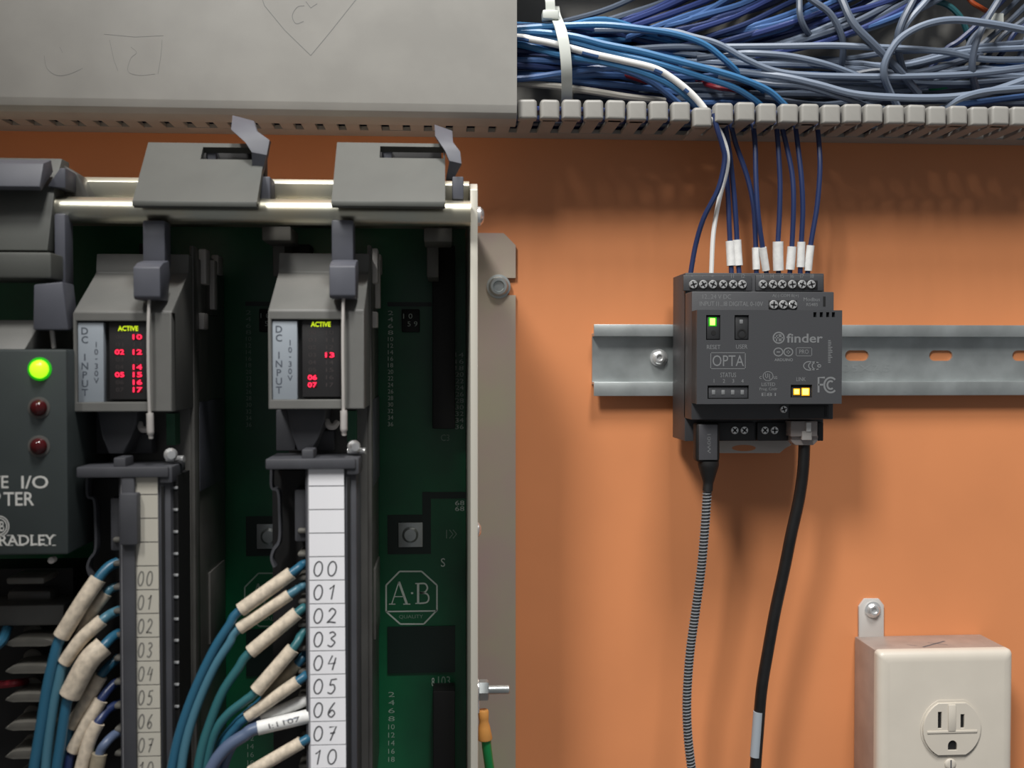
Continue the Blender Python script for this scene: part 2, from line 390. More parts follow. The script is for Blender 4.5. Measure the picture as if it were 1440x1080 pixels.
# ------------------------------------------------------------------ wires lying in the duct
def wire(name, pts, r, m, label, group=None, seg=8, n=6, cat='wire'):
    bm = B(); tube(bm, [U(*p) for p in pts], r, seg, n)
    return tag(obj(name, bm, m), label, cat, group)
def dz(pts, ds):
    n = len(pts); out = []
    for i, p in enumerate(pts):
        if isinstance(ds, (int, float)): d = ds
        else:
            t = i / (n - 1) * (len(ds) - 1); k = min(int(t), len(ds) - 2); d = ds[k] + (ds[k + 1] - ds[k]) * (t - k)
        out.append((p[0], p[1], d))
    return out
NAMED = [
 ('wire_blue', [(640, 44), (726, 40), (790, 36), (850, 35), (900, 40), (950, 48), (990, 62), (1020, 85), (1045, 108), (1075, 128)], (34, 36, 36, 34, 24), 1.55, 'bright blue wire arching highest over the bundle beside the white tie'),
 ('wire_blue', [(640, 50), (726, 44), (800, 50), (850, 62), (900, 72), (950, 85), (1000, 98), (1040, 110), (1080, 127), (1106, 150)], (32, 37, 37, 36, 28), 1.6, 'bright blue wire running just above the white wire to the duct fingers'),
 ('wire_blue', [(640, 58), (726, 62), (790, 78), (850, 88), (900, 101), (940, 118), (970, 140), (990, 165)], (30, 37, 38, 37, 30), 1.6, 'bright blue wire running directly beneath the white wire'),
 ('wire_blue', [(640, 54), (730, 50), (800, 58), (860, 74), (920, 88), (980, 106), (1030, 122), (1060, 140), (1078, 156)], (30, 35, 36, 33, 26), 1.55, 'mid-blue wire between the white wire and the bright blue pair'),
 ('wire_pale', [(640, 50), (760, 44), (860, 42), (940, 44), (975, 52), (1010, 62), (1050, 84), (1090, 100), (1140, 106), (1240, 108), (1330, 106), (1390, 102), (1470, 92)], (26, 30, 33, 32, 28), 1.6, 'silver-blue wire glinting where it crosses over, then running right'),
 ('wire_pale', [(880, 70), (940, 66), (1000, 66), (1100, 65), (1170, 64), (1220, 66), (1265, 68), (1330, 73), (1380, 83), (1440, 84), (1480, 84)], (24, 30, 33, 31, 28), 1.6, 'pale grey wire lying straight across the middle of the duct'),
 ('wire_pale', [(980, 82), (1030, 76), (1060, 75), (1110, 79), (1160, 90), (1205, 106), (1240, 118)], (26, 31, 31, 24), 1.6, 'pale grey wire bowed above the dark gap right of the blue wires'),
 ('wire_pale', [(960, 92), (1040, 101), (1100, 108), (1150, 119), (1200, 132), (1260, 137), (1330, 137), (1390, 129), (1440, 113), (1480, 100)], (26, 34, 37, 37, 34), 1.8, 'thick pale grey-blue wire sagging along the finger tips to the right edge'),
 ('wire_slate', [(1010, 108), (1080, 118), (1130, 122), (1180, 136), (1225, 150), (1270, 158)], (28, 33, 34, 28), 1.5, 'slate grey wire dipping behind the finger tips mid-duct'),
 ('wire_pale', [(1262, 150), (1250, 126), (1243, 105), (1247, 82), (1266, 54), (1300, 35), (1340, 28), (1390, 33), (1440, 42), (1490, 52)], (26, 36, 40, 40, 36), 1.75, 'pale grey-blue wire looping in a big arch at the upper right'),
 ('wire_slate', [(1172, -30), (1184, 0), (1200, 33), (1230, 64), (1262, 97), (1292, 132)], (26, 33, 36, 34, 26), 1.9, 'thick slate wire slanting down from the top behind the big loop'),
 ('wire_slate', [(1120, -18), (1142, 0), (1168, 20), (1184, 52), (1185, 80), (1180, 104)], (26, 31, 32, 26, 20), 1.6, 'slate wire hooking over and down left of the thick slanting wire'),
 ('wire_slate', [(1122, -30), (1124, 0), (1125, 22), (1132, 40), (1144, 56)], (24, 30, 30, 22), 1.55, 'short slate wire dropping vertically from the top of the duct'),
 ('wire_slate', [(1296, -30), (1284, 0), (1268, 32), (1262, 58), (1268, 92), (1282, 124)], (24, 32, 33, 28, 20), 1.75, 'slate wire curving like a bracket behind the big loop'),
 ('wire_pale', [(1322, -30), (1303, 0), (1277, 30), (1256, 66), (1240, 96)], (24, 30, 31, 22), 1.7, 'pale wire leaning across the bracket-shaped wire near the big loop'),
 ('wire_slate', [(1418, -30), (1404, 0), (1385, 32), (1371, 66), (1367, 100), (1374, 130)], (24, 33, 34, 32, 22), 1.75, 'slate wire dropping down the far right in front of the others'),
 ('wire_green_teal', [(1290, 10), (1312, 2), (1334, 8), (1352, 26), (1361, 50), (1366, 74)], (14, 18, 18, 12), 1.5, 'greenish grey wire forming a small hook inside the big loop'),
 ('wire_pale', [(1318, 162), (1332, 150), (1352, 138), (1385, 129), (1440, 124), (1480, 121)], (30, 38, 38, 34), 1.7, 'pale wire rising from the finger tips at lower right'),
 ('wire_slate', [(1180, 110), (1230, 100), (1270, 104), (1310, 98), (1350, 86), (1380, 78)], (20, 26, 28, 22), 1.6, 'grey wire climbing right below the straight pale wire'),
 ('wire_green', [(1290, 124), (1316, 123), (1340, 119), (1366, 114)], (14, 20, 20, 14), 1.5, 'dark green wire showing briefly low in the tangle'),
 ('wire_orange', [(1352, -16), (1366, 2), (1378, 10), (1388, 16)], (8, 12, 12, 8), 1.2, 'short orange wire end at the top right of the duct'),
 ('wire_red', [(840, 92), (872, 103), (900, 112), (926, 122)], (12, 24, 24, 14), 1.3, 'dark red wire peeking out under the blue wires'),
 ('wire_red', [(976, 112), (1006, 122), (1032, 126), (1056, 132)], (12, 26, 26, 14), 1.3, 'bright red wire glimpsed near the duct fingers right of the white wire'),
 ('wire_grey', [(640, 112), (726, 117), (780, 121), (830, 128), (880, 136), (935, 142)], (26, 30, 31, 26), 1.7, 'grey-white wire lying along the left finger tips under the tie'),
 ('wire_blue_mid', [(640, 110), (726, 111), (790, 103), (840, 96), (890, 97), (930, 106)], (28, 33, 34, 26), 1.6, 'blue wire at the bottom of the tied bundle, rising rightwards'),
 ('wire_blue_mid', [(640, 90), (726, 85), (785, 86), (850, 92), (910, 112), (960, 150)], (28, 33, 34, 31, 24), 1.6, 'blue wire in the middle of the tied bundle, falling to the fingers'),
]
for i, (m, pts, ds, r, lab) in enumerate(NAMED):
    wire('duct_wire', dz(pts, ds), r, m, lab, 'wires inside the duct')
# the white and blue wire that leaves through the fingers
wp = dz([(640, 48), (726, 52), (750, 56), (785, 63), (830, 75), (875, 85), (920, 96), (945, 110), (968, 128), (986, 147), (999, 166)], (36, 39, 39.5, 39.5, 38, 36))
ww = thing('striped_wire', 'white wire with blue stripes crossing the blue bundle under the tie', 'wire', U(*wp[4]), 'wires inside the duct')
bm = B(); tube(bm, [U(*p) for p in wp], 1.65, 10, 8); obj('insulation', bm, 'wire_white', ww)
P = smooth_path([U(*p) for p in wp], 8)
for a, b in ((6, 14), (30, 34), (48, 51), (62, 64)):
    bm = B(); seg = P[a:b + 1]
    tube(bm, [p + Vector((0, -0.5, 0.25)) for p in seg], 1.35, 8, 1, sm=False); obj('blue_stripe', bm, 'wire_blue_mid', ww)
# filler: tied bundle on the left, fan of navy wires, tangle to the right
CNAME = {'wire_blue': 'bright blue', 'wire_blue_mid': 'denim blue', 'wire_navy': 'dark navy', 'wire_violet': 'indigo blue', 'wire_slate': 'slate grey', 'wire_pale': 'pale grey'}
def many(n, gen, mats, group, label, r=(1.35, 1.7)):
    for i in range(n):
        m = random.choice(mats)
        wire('duct_wire', gen(i / max(1, n - 1)), random.uniform(*r), m, label % CNAME[m], group, 7, 5)
rj = lambda s: random.uniform(-s, s)
def bundle(t):
    y = 36 + 78 * t; e = y + rj(10); f = 45 + 85 * t + rj(14)
    return dz([(600, y + rj(5)), (690, y + rj(4)), (726, y + rj(3)), (790, y + rj(4)), (850, e + rj(8)), (920, f), (1000, f + 14 + rj(10)), (1070, min(146, f + 30 + rj(12)))], (24, 29 + rj(4), 30 + rj(4), 24 + rj(5), 14, 8))
many(20, bundle, ['wire_blue', 'wire_blue_mid', 'wire_blue_mid', 'wire_navy', 'wire_violet', 'wire_blue'], 'blue wires of the tied bundle', '%s wire packed in the tied bundle beside the cover')
def fan(t):
    x0 = 800 + 300 * t; y0 = 34 + 26 * t + rj(6)
    return dz([(x0 - 150, y0 + 34), (x0 - 60, y0 + 16 + rj(4)), (x0, y0), (x0 + 60, y0 - 18 + rj(4)), (x0 + 125, y0 - 44 + rj(8)), (x0 + 180, y0 - 72)], (8, 14 + rj(4), 20 + rj(5), 22, 16, 8))
many(20, fan, ['wire_navy', 'wire_violet', 'wire_blue_mid', 'wire_navy', 'wire_slate', 'wire_violet'], 'dark blue wires fanning up', '%s wire fanning up to the top of the duct')
def fan2(t):
    x0 = 1080 + 130 * t; y0 = 52 + 16 * rj(1)
    return dz([(x0 - 140, y0 + 22), (x0 - 60, y0 + 6), (x0, y0 - 10 + rj(5)), (x0 + 70, y0 - 34), (x0 + 130, y0 - 66), (x0 + 160, y0 - 90)], (14, 22 + rj(4), 26 + rj(3), 22, 14))
many(9, fan2, ['wire_violet', 'wire_blue_mid', 'wire_pale', 'wire_slate'], 'dark blue wires fanning up', '%s wire fanning up to the top of the duct')
def flatw(t):
    y = 70 + 78 * t
    return dz([(860 + rj(60), y + rj(8)), (960, y + rj(8)), (1060, y + 4 + rj(8)), (1160, y + 8 + rj(10)), (1260, y + 8 + rj(10)), (1360, y + rj(12)), (1490, y - 6 + rj(14))], (10, 16 + rj(6), 20 + rj(6), 20 + rj(6), 14))
many(18, flatw, ['wire_slate', 'wire_slate', 'wire_pale', 'wire_blue_mid', 'wire_slate'], 'grey wires along the duct floor', '%s wire among those lying along the duct floor')
def rightw(t):
    x0 = 1330 + 120 * t
    return dz([(x0 - 30, 120 + rj(20)), (x0, 80 + rj(10)), (x0 + 20, 50 + rj(8)), (x0 + 60, 20), (x0 + 100, -20)], (10, 16, 18, 12))
many(7, rightw, ['wire_slate', 'wire_navy', 'wire_slate'], 'dark wires behind the far right', '%s wire slanting up behind the far right of the duct')
for i, d in enumerate((4, 7, 9.5, 12, 16, 21, 25, 31, 35)):  # wires added on the duct floor to darken the slots and block light
    u0 = DB + 3.6 + (i % 2) * 1.2 + (0 if i < 7 else 1.5)
    bm = B(); m = ('wire_navy', 'wire_slate', 'wire_violet')[i % 3]
    tube(bm, [(x, u0 + rj(0.6) + 0.5, d + rj(0.7)) for x in range(-300, 351, 65)], 1.5, 6, 4)
    tag(obj('duct_wire', bm, m), '%s wire added on the bottom of the duct to darken the slots' % CNAME[m], 'wire', 'wires added at the bottom of the duct')
bm = B(); pb(bm, 1394, 18, 1412, 36, 26, 20, 0.5)
wc = tag(obj('wire_connector', bm, 'tie'), 'small white plastic connector among the wires at top right', 'connector')
# cable tie
tie = thing('cable_tie', 'white nylon cable tie cinched round the blue wire bundle', 'cable tie', U(788, 70, 38))
def strap(pts, w):
    bm = B(); path = smooth_path([U(*p) for p in pts], 6); L = []
    for i, p in enumerate(path):
        t = (path[min(i + 1, len(path) - 1)] - path[max(i - 1, 0)]).normalized(); s = Vector((1, 0, 0)); s = (s - t * s.dot(t)).normalized() * (w / 2); nn = t.cross(s).normalized() * 0.5
        L.append([bm.verts.new(p + s + nn), bm.verts.new(p - s + nn), bm.verts.new(p - s - nn), bm.verts.new(p + s - nn)])
    for a, b in zip(L, L[1:]):
        for k in range(4): bm.faces.new((a[k], a[(k + 1) % 4], b[(k + 1) % 4], b[k]))
    bm.faces.new(L[0]); bm.faces.new(L[-1][::-1]); return bm
obj('strap', strap([(779, 10, 20), (781, 22, 33), (788, 40, 41), (793, 62, 43.5), (796, 88, 43), (797, 112, 39), (797, 138, 30), (796, 146, 20)], 5.0), 'tie', tie)
obj('tail', strap([(762, -50, 22), (768, -15, 30), (773, 0, 34), (774, 16, 34)], 4.4), 'tie', tie)
bm = B(); pb(bm, 763, 13, 786, 26, 39, 33, 0.8); obj('tie_head', bm, 'tie', tie)

# ------------------------------------------------------------------ DIN rail
rail = thing('din_rail', 'galvanised steel mounting rail with oblong slots behind the black controller', 'rail', U(1130, 540, 0))
xr0, xr1 = UX(835, 7), 360.0
ua, ub, uc, ud = UU(456, 7.5, 840), UU(470, 7.5, 840), UU(540, 7.5, 840), UU(557, 7.5, 840)
slots = []
sp_c = [UX(p, 1.2, 500) for p in (934, 1205, 1323)]
step = sp_c[2] - sp_c[1]
ctrs = [sp_c[1] + step * k for k in range(-2, 5)]
us_ = UU(500, 1.2, 1250)
for c in ctrs:
    w, h = 6.2, 2.7
    if c - w > xr0 and c + w < xr1: slots.append([(c + (w - h if abs(a) < 90 or a > 270 else -(w - h)) + h * math.cos(math.radians(a)), us_ + h * math.sin(math.radians(a))) for a in list(range(-85, 90, 17)) + list(range(95, 270, 17))])
plate2d('rail_web', [(xr0, uc - 0.5), (xr1, uc - 0.5), (xr1, ub + 0.5), (xr0, ub + 0.5)], slots, 0.1, 1.3, 'zinc', rail)
bm = B(); prism_x(bm, [(0.2, ub), (1.4, ub), (6.2, ub), (6.2, ua), (7.4, ua), (7.4, ub - 1.0), (1.4, ub - 1.0), (0.2, ub - 1)], xr0, xr1, 0.25); obj('upper_flange', bm, 'zinc', rail)
bm = B(); prism_x(bm, [(0.2, uc), (6.2, uc), (6.2, ud), (7.4, ud), (7.4, uc + 1.0), (0.2, uc + 1)], xr0, xr1, 0.25); obj('lower_flange', bm, 'zinc', rail)
ptext('35X7.5', 1186, 513, 1252, 523, 1.35, 'zinc', rail, name='embossed_mark')
bm = B(); c = U(926, 503, 1.4); lathe(bm, c, (0, 0, 1), [(0, 4.4), (0.8, 4.4), (1.0, 3.4), (2.6, 3.3), (3.4, 2.4), (3.5, 1.6), (2.6, 1.3), (2.6, 0)], 20)
tag(obj('rail_screw', bm, 'zinc_bright'), 'shiny round-headed screw fixing the rail left of the controller', 'screw')

# ------------------------------------------------------------------ controller on the rail
DF, DM, DT, DK = 58.0, 48.0, 35.0, 8.5
xl, xr_ = UX(980, DF, 500), UX(1184, DF, 500)
plc = thing('controller', 'black compact logic relay with lit LEDs clipped on the rail', 'controller', ((xl + xr_) / 2, UU(620, DT, 1060), 20))
uT, uB = UU(384, DT, 1060), UU(620, DT, 1060)
uMt, uMb = UU(410, DM, 1070), UU(590, DM, 1070)
uFt, uFb = UU(436, DF, 1080), UU(568, DF, 1080)
bm = B(); prism_x(bm, [(DK, uT), (DT, uT), (DT, uMt), (DT, uMb), (DT, uB), (DK, uB)], xl, xr_, 0.4)
obj('rear_housing', bm, 'graphite_plastic', plc)
bm = B(); bx(bm, xl, xr_, uMb, uMt, DT - 2, DM, 0.5); obj('middle_step', bm, 'graphite_plastic', plc)
frame_h = []
def rect(x0, y0, x1, y1, d): return [(UX(x0, d, (y0 + y1) / 2), UU(y1, d, (x0 + x1) / 2)), (UX(x1, d, (y0 + y1) / 2), UU(y1, d, (x0 + x1) / 2)), (UX(x1, d, (y0 + y1) / 2), UU(y0, d, (x0 + x1) / 2)), (UX(x0, d, (y0 + y1) / 2), UU(y0, d, (x0 + x1) / 2))]
recs = [rect(993, 443, 1013, 478, DF), rect(1033, 443, 1053, 478, DF), rect(995, 542, 1053, 561, DF), rect(1112, 541, 1142, 559, DF)] + [rect(a - 2.2, 439, a + 2.2, 446, DF) for a in (1146, 1155, 1164, 1172)]
plate2d('front_panel', [(xl, uFb), (xr_, uFb), (xr_, uFt), (xl, uFt)], recs, DF - 2.2, DF, 'graphite_plastic', plc)
bm = B(); bx(bm, xl + 0.1, xr_ - 0.1, uFb + 0.1, uFt - 0.1, DM - 1, DF - 2.1); obj('front_housing', bm, 'graphite_dark', plc)
DP = DF + 0.02
# terminal blocks
for a, b in ((961, 1057), (1063, 1158)):
    bm = B(); pb(bm, a, 387, b, 409, DT + 1.2, DT - 1, 0.3); obj('terminal_cover', bm, 'graphite_plastic', plc)
    bm = B(); pb(bm, a + 9, 394, b - 8, 407, DT + 1.5, DT + 1, 0.2); obj('screw_channel', bm, 'black', plc)
scr0 = None
def small_screw(px, py, d, r=2.1, ang=0.3):
    global scr0
    c = U(px, py, d)
    if scr0 is None:
        bm = B(); lathe(bm, (0, 0, 0), (0, 0, 1), [(-1, 2.1), (0.2, 2.1), (0.6, 1.8), (0.6, 0.7), (0.1, 0.6), (0.1, 0)], 14)
        scr0 = obj('terminal_screw', bm, 'zinc_bright', plc); ORG['scr'] = ORG[scr0.name].copy()
        bm = B(); bx(bm, -1.5, 1.5, -0.3, 0.3, 0.3, 0.72); bx(bm, -0.3, 0.3, -1.5, 1.5, 0.3, 0.72); ORG['rec'] = obj('cross_recess', bm, 'black', scr0)
        o = scr0
    else:
        o = inst(scr0, plc, (0, 0, 0)); r2 = ORG['rec'].copy(); COL.objects.link(r2); r2.parent = o
    cc = Vector(c) + ORG['scr']; o.location = wv(cc - ORG[plc.name]); o.scale = (r / 2.1,) * 3
    o.rotation_euler = (0, random.uniform(0, 1.5), 0)
for a in (975, 989, 1002.5, 1017, 1031, 1044, 1073, 1087, 1100, 1114, 1128, 1141): small_screw(a, 400, DT + 1.5)
bm = B(); pb(bm, 1081, 422, 1121, 434.5, DM + 0.25, DM - 1, 0.2); obj('screw_channel', bm, 'black', plc)
for a in (1088, 1101.5, 1115): small_screw(a, 428.5, DM + 0.4)
for i, a in enumerate((973, 988, 1002, 1017, 1030, 1045)): ptext('+-+-' [i] if i < 4 else 'I%d' % (i - 3), a - 3, 385.5, a + 3, 391, DT + 1.25, 'print_grey', plc, keep=1)
for i, a in enumerate((1072, 1086, 1100, 1114, 1128, 1142)): ptext('I%d' % (i + 3), a - 3, 385.5, a + 3, 391, DT + 1.25, 'print_grey', plc, keep=1)
ptext('12...24 V DC', 988, 414, 1028, 420.5, DM, 'print_grey', plc)
ptext('INPUT I1...I8 DIGITAL 0-10V', 984, 424, 1073, 430.5, DM, 'print_grey', plc)
ptext('A(-) COM B(+)', 1086, 413.5, 1123, 419, DM, 'print_grey', plc)
ptext('Modbus', 1130, 418.5, 1153, 423.5, DM, 'print_grey', plc); ptext('RS485', 1134, 426, 1150, 430.5, DM, 'print_grey', plc)
bm = B(); pb(bm, 1157.5, 417, 1161, 431, DM + 0.06, DM - 0.5); obj('tool_slot', bm, 'black', plc)
# front details
bm = B(); pb(bm, 994, 444, 1012, 477, DF - 0.9, DF - 2.2, 0.3); obj('button_panel', bm, 'graphite_dark', plc)
bm = B(); pb(bm, 1034, 444, 1052, 477, DF - 0.9, DF - 2.2, 0.3); obj('button_panel', bm, 'graphite_dark', plc)
bm = B(); pb(bm, 996.5, 446, 1008, 459, DF - 0.75, DF - 1.2, 0.3); lr = obj('status_led', bm, 'led_green_rim', plc)
bm = B(); pb(bm, 998.5, 447.5, 1006, 457.5, DF - 0.5, DF - 1, 0.4); obj('lens', bm, 'led_green_sq', lr)
bm = B(); lathe(bm, U(1003, 468, DF - 1.2), (0, 0, 1), [(0, 1.2), (0.42, 1.1), (0.42, 0)], 14); obj('reset_hole', bm, 'black', plc)
bm = B(); pb(bm, 1040, 449.5, 1045, 455.5, DF - 0.7, DF - 1.2, 0.3); obj('status_led', bm, 'print_grey', plc)
bm = B(); lathe(bm, U(1043, 469, DF - 1.2), (0, 0, 1), [(0, 2.1), (0.5, 2.1), (0.5, 1.5), (0.15, 1.4), (0.15, 0)], 18); obj('user_button', bm, 'black', plc)
ptext('RESET', 994, 485, 1013, 491, DF, 'print_grey', plc); ptext('USER', 1035, 484.5, 1051, 490.5, DF, 'print_grey', plc)
def outline(x0, y0, x1, y1, w, m, parent, d):
    bm = B(); r = rect(x0, y0, x1, y1, d)
    for a, b in zip(r, r[1:] + r[:1]):
        dx, dy = b[0] - a[0], b[1] - a[1]; l = math.hypot(dx, dy); ex, ey = dx / l * w / 2, dy / l * w / 2
        ribbon(bm, [(a[0] - ex, a[1] - ey), (b[0] + ex, b[1] + ey)], w, d + 0.05)
    return obj('printed_frame', bm, m, parent)
outline(999.5, 496, 1048, 518.5, 0.3, 'print_grey', plc, DF)
ptext('OPTA', 1002, 499.5, 1046, 515, DF, 'print_grey', plc)
ptext('STATUS', 1013, 524, 1035, 530.5, DF, 'print_grey', plc)
for i, a in enumerate((1004, 1018, 1031, 1044)):
    ptext('1234'[i], a - 1.6, 533, a + 1.6, 538.5, DF, 'print_grey', plc, keep=1)
bm = B(); pb(bm, 996.5, 544, 1051.5, 560, DF - 1.0, DF - 2.2, 0.3); obj('led_panel', bm, 'graphite_plastic', plc)
for a in (1003.5, 1017, 1030.5, 1044):
    bm = B(); pb(bm, a - 2.4, 548.5, a + 2.4, 555, DF - 0.8, DF - 1.2, 0.3); obj('status_led', bm, 'print_grey', plc)
def pr(lines, w, m='print_grey', name='printed_logo', d=DF, parent=None):
    bm = B()
    for L in lines: ribbon(bm, [U(a, b, d)[:2] for a, b in L], w, d + 0.05)
    return obj(name, bm, m, parent or plc)
pr([circ(1095, 475, 7.6, 7.6, 24)], 0.6)
pr([[(1092, 480), (1092, 472), (1096, 470), (1096, 480)], [(1098, 470), (1098, 480)], [(1089, 475), (1102, 475)]], 0.5)
ptext('finder', 1106, 469, 1157, 482, DF, 'print_grey', plc, bold=0.16)
pr([circ(1094.5, 495, 6.2, 5.6, 20), circ(1108.5, 495, 6.2, 5.6, 20), [(1092, 495), (1097, 495)], [(1106, 495), (1111, 495)], [(1108.5, 492.5), (1108.5, 497.5)]], 0.5)
outline(1119.5, 489, 1141.5, 500.5, 0.25, 'print_grey', plc, DF); ptext('PRO', 1124, 491.5, 1137, 497.5, DF, 'print_grey', plc)
ptext('ARDUINO', 1089, 504, 1115, 508, DF, 'print_grey', plc, bold=0.15)
pr([circ(1138, 514.5, 8, 6, 14, 60, 300), circ(1144, 514.5, 7, 5.5, 12, 60, 300), circ(1148, 514.5, 6, 5, 12, 60, 300), circ(1152, 514.5, 2.2, 1.8, 12)], 0.45)
bm = B()
for k in range(14): bm_y = 479 + k * 2.35; ribbon(bm, [U(1164.5, bm_y, DF)[:2], U(1164.5 + random.choice((4.5, 6, 3.5)), bm_y, DF)[:2]], 0.34, DP)
obj('fine_print', bm, 'print_grey', plc)
pr([circ(1080, 529, 7, 6.5, 18), [(1076.5, 525), (1076.5, 530), (1078, 531.5), (1079.5, 530), (1079.5, 525)], [(1082, 526), (1082, 533), (1085, 533)]], 0.3)
ptext('c', 1068, 529, 1071, 533, DF, 'print_grey', plc); ptext('us', 1088, 529, 1093, 533, DF, 'print_grey', plc)
ptext('LISTED', 1071, 538, 1090, 543, DF, 'print_grey', plc); ptext('Prog. Cntlr', 1068, 545, 1093, 550, DF, 'print_grey', plc); ptext('E81', 1071, 552.5, 1091, 557, DF, 'print_grey', plc)
ptext('LINK', 1120, 530.5, 1133, 536, DF, 'print_grey', plc)
bm = B(); pb(bm, 1113, 543, 1141, 559, DF - 1.2, DF - 2.2, 0.3); obj('led_panel', bm, 'graphite_dark', plc)
for a, r in ((1120.5, 4.6), (1133, 5.6)):
    bm = B(); pb(bm, a - r, 551 - r, a + r, 551 + r, DF - 0.9, DF - 1.3, 0.5); l = obj('link_led', bm, 'led_amber', plc)
    bm = B(); pb(bm, a - r + 1.3, 551 - r + 1.3, a + r - 1.3, 551 + r - 1.3, DF - 0.6, DF - 1.0, 0.5); obj('lens', bm, 'led_yellow', l)
pr([[(1151, 552), (1151, 531), (1160, 531)], [(1151, 541), (1158, 541)]], 0.9)
pr([circ(1168, 541.5, 9, 10.5, 18, 45, 315), circ(1168, 541.5, 4.6, 5.6, 14, 50, 310)], 0.85)
# lower step and terminals
small_screw(1102, 575.5, DM + 0.3, 1.8)
bm = B(); pb(bm, 1110, 570, 1166, 589, DM + 0.5, DM - 6, 0.4); obj('network_port', bm, 'graphite_dark', plc)
bm = B(); pb(bm, 1159.5, 571, 1163, 586, DM + 0.6, DM, 0); obj('tool_slot', bm, 'black', plc)
for a, b in ((1006, 1061), (1065, 1108), (1150, 1158)):
    bm = B(); pb(bm, a, 594, b, 620, DT + 2.5, DT - 1, 0.3); obj('terminal_cover', bm, 'graphite_dark', plc)
for a in (1033, 1046.5, 1075.5, 1089): small_screw(a, 605, DT + 2.6, 2.0)
bm = B(); pb(bm, 1110, 592, 1150, 604, DT - 0.5, DT - 8); obj('port_opening', bm, 'black', plc)
bm = B(); prism_d(bm, [U(a, b, 14)[:2] for a, b in ((1005, 612), (1112, 612), (1112, 626), (1102, 630), (1096, 637), (1008, 637))], 10, 15, 0.3); rc = obj('rail_clip', bm, 'clip_grey', plc)
bm = B(); prism_d(bm, [U(a, b, 15)[:2] for a, b in circ(1046, 630, 17, 4.5, 14, 0, 360)[:-1]], 14.8, 15.06); obj('clip_slot', bm, 'orange_paint', rc)

# wires from the duct down to the controller
DW = 26
DROP = [
 ('navy', [(1003, 160, 40), (1009, 183, 40), (1016, 205, 39), (1019, 226, 38), (1010, 266, 36), (990, 306, 32), (978, 346, 28), (970, 392, 26)], None, 'long navy wire bending left to the first terminal of the controller'),
 ('white', [(999, 166, 40), (1013, 186, 37), (1022, 212, 35), (1022, 238, 33), (1011, 282, 30), (1003, 330, 28), (1000, 392, 26)], None, 'white wire curving down to the third terminal of the controller'),
 ('navy', [(1010, 165, 30), (1019, 210, 28), (1023, 260, 27), (1025, 305, 27), (1027, 350, 26), (1029, 392, 26)], (5.2, 337, 375), 'navy wire with white sleeve, leftmost sleeve above the controller'),
 ('navy', [(1018, 165, 30), (1026, 215, 29), (1032, 270, 28), (1035, 310, 27), (1037, 350, 26), (1040, 392, 26)], (5.2, 336, 375), 'navy wire with white sleeve, second sleeve from left above controller'),
 ('navy', [(1026, 165, 28), (1034, 200, 28), (1050, 246, 28), (1059, 285, 28), (1062, 325, 27), (1064, 392, 26)], (4.6, 344, 379), 'navy wire with white sleeve, third sleeve from left above controller'),
 ('navy', [(1058, 165, 28), (1062, 205, 30), (1063, 250, 31), (1066, 300, 31), (1072, 345, 29), (1079, 392, 26)], (4.6, 348, 382), 'navy wire with slanting white sleeve, fourth from left above controller'),
 ('navy', [(1091, 165, 28), (1095, 215, 30), (1097, 260, 30), (1096, 305, 29), (1094, 345, 28), (1095, 392, 26)], (6.4, 340, 382), 'navy wire with the widest white sleeve above the controller'),
 ('navy', [(1096, 165, 28), (1106, 205, 29), (1114, 245, 30), (1116, 285, 30), (1114, 340, 28), (1110, 392, 26)], (5.4, 344, 381), 'navy wire with white sleeve leaning left, third sleeve from the right'),
 ('navy', [(1117, 165, 28), (1122, 205, 30), (1127, 250, 31), (1129, 295, 30), (1127, 340, 28), (1125, 392, 26)], (4.8, 339, 376), 'navy wire with white sleeve, second sleeve from the right'),
 ('navy', [(1148, 165, 28), (1152, 205, 30), (1153, 240, 31), (1149, 290, 30), (1140, 345, 28), (1135, 392, 26)], (4.8, 344, 381), 'navy wire with white sleeve, rightmost above the controller'),
]
for col, pts, sl, lab in DROP:
    t = thing('terminal_wire', lab, 'wire', U(*pts[-1]), 'wires feeding the controller')
    P3 = [U(*p) for p in pts]
    bm = B(); tube(bm, P3, 1.25 if col == 'navy' else 1.15, 8, 8); obj('insulation', bm, 'wire_navy' if col == 'navy' else 'wire_white', t)
    if sl:
        path = smooth_path(P3, 16); a, b = UU(sl[1], 27, pts[-1][0]), UU(sl[2], 27, pts[-1][0])
        seg = [p for p in path if b <= p.y <= a]
        bm = B(); tube(bm, [seg[0], seg[len(seg) // 2], seg[-1]], sl[0] / 2 * 0.82, 10, 4); obj('marker_sleeve', bm, 'sleeve_white', t)

# ------------------------------------------------------------------ USB and network cables
usb = thing('usb_cable', 'grey braided charging cable plugged into the left underside of controller', 'cable', U(996, 620, 44))
bm = B(); pb(bm, 979, 594, 1013, 650, 46, 38.5, 1.6, 3); obj('plug_housing', bm, 'black', usb)
bm = B(); pb(bm, 983, 597, 1009, 647, 46.5, 45.5, 0.3); pl = obj('plug_plate', bm, 'plug_grey', usb)
c = U(997, 624, 46.5); text('100W', c[0], c[1], 46.5, 9.0, 1.6, 'print_grey', pl, rot=-math.pi / 2)
bm = B(); tube(bm, [U(996, 648, 42), U(996, 662, 42), U(996, 676, 42), U(995, 690, 42)], lambda t: 5.0 - 2.6 * min(1, max(0, (t - 0.15) / 0.6)), 14, 5); obj('strain_relief', bm, 'black', usb)
cord = [U(*p) for p in dz([(995, 684), (994, 700), (991, 745), (986, 800), (978, 860), (970, 920), (966, 980), (967, 1030), (973, 1085), (980, 1130)], (42, 40, 36, 34, 32))]
bm = B(); tube(bm, cord, 2.0, 12, 10); cd = obj('braided_cord', bm, 'braid_dark', usb)
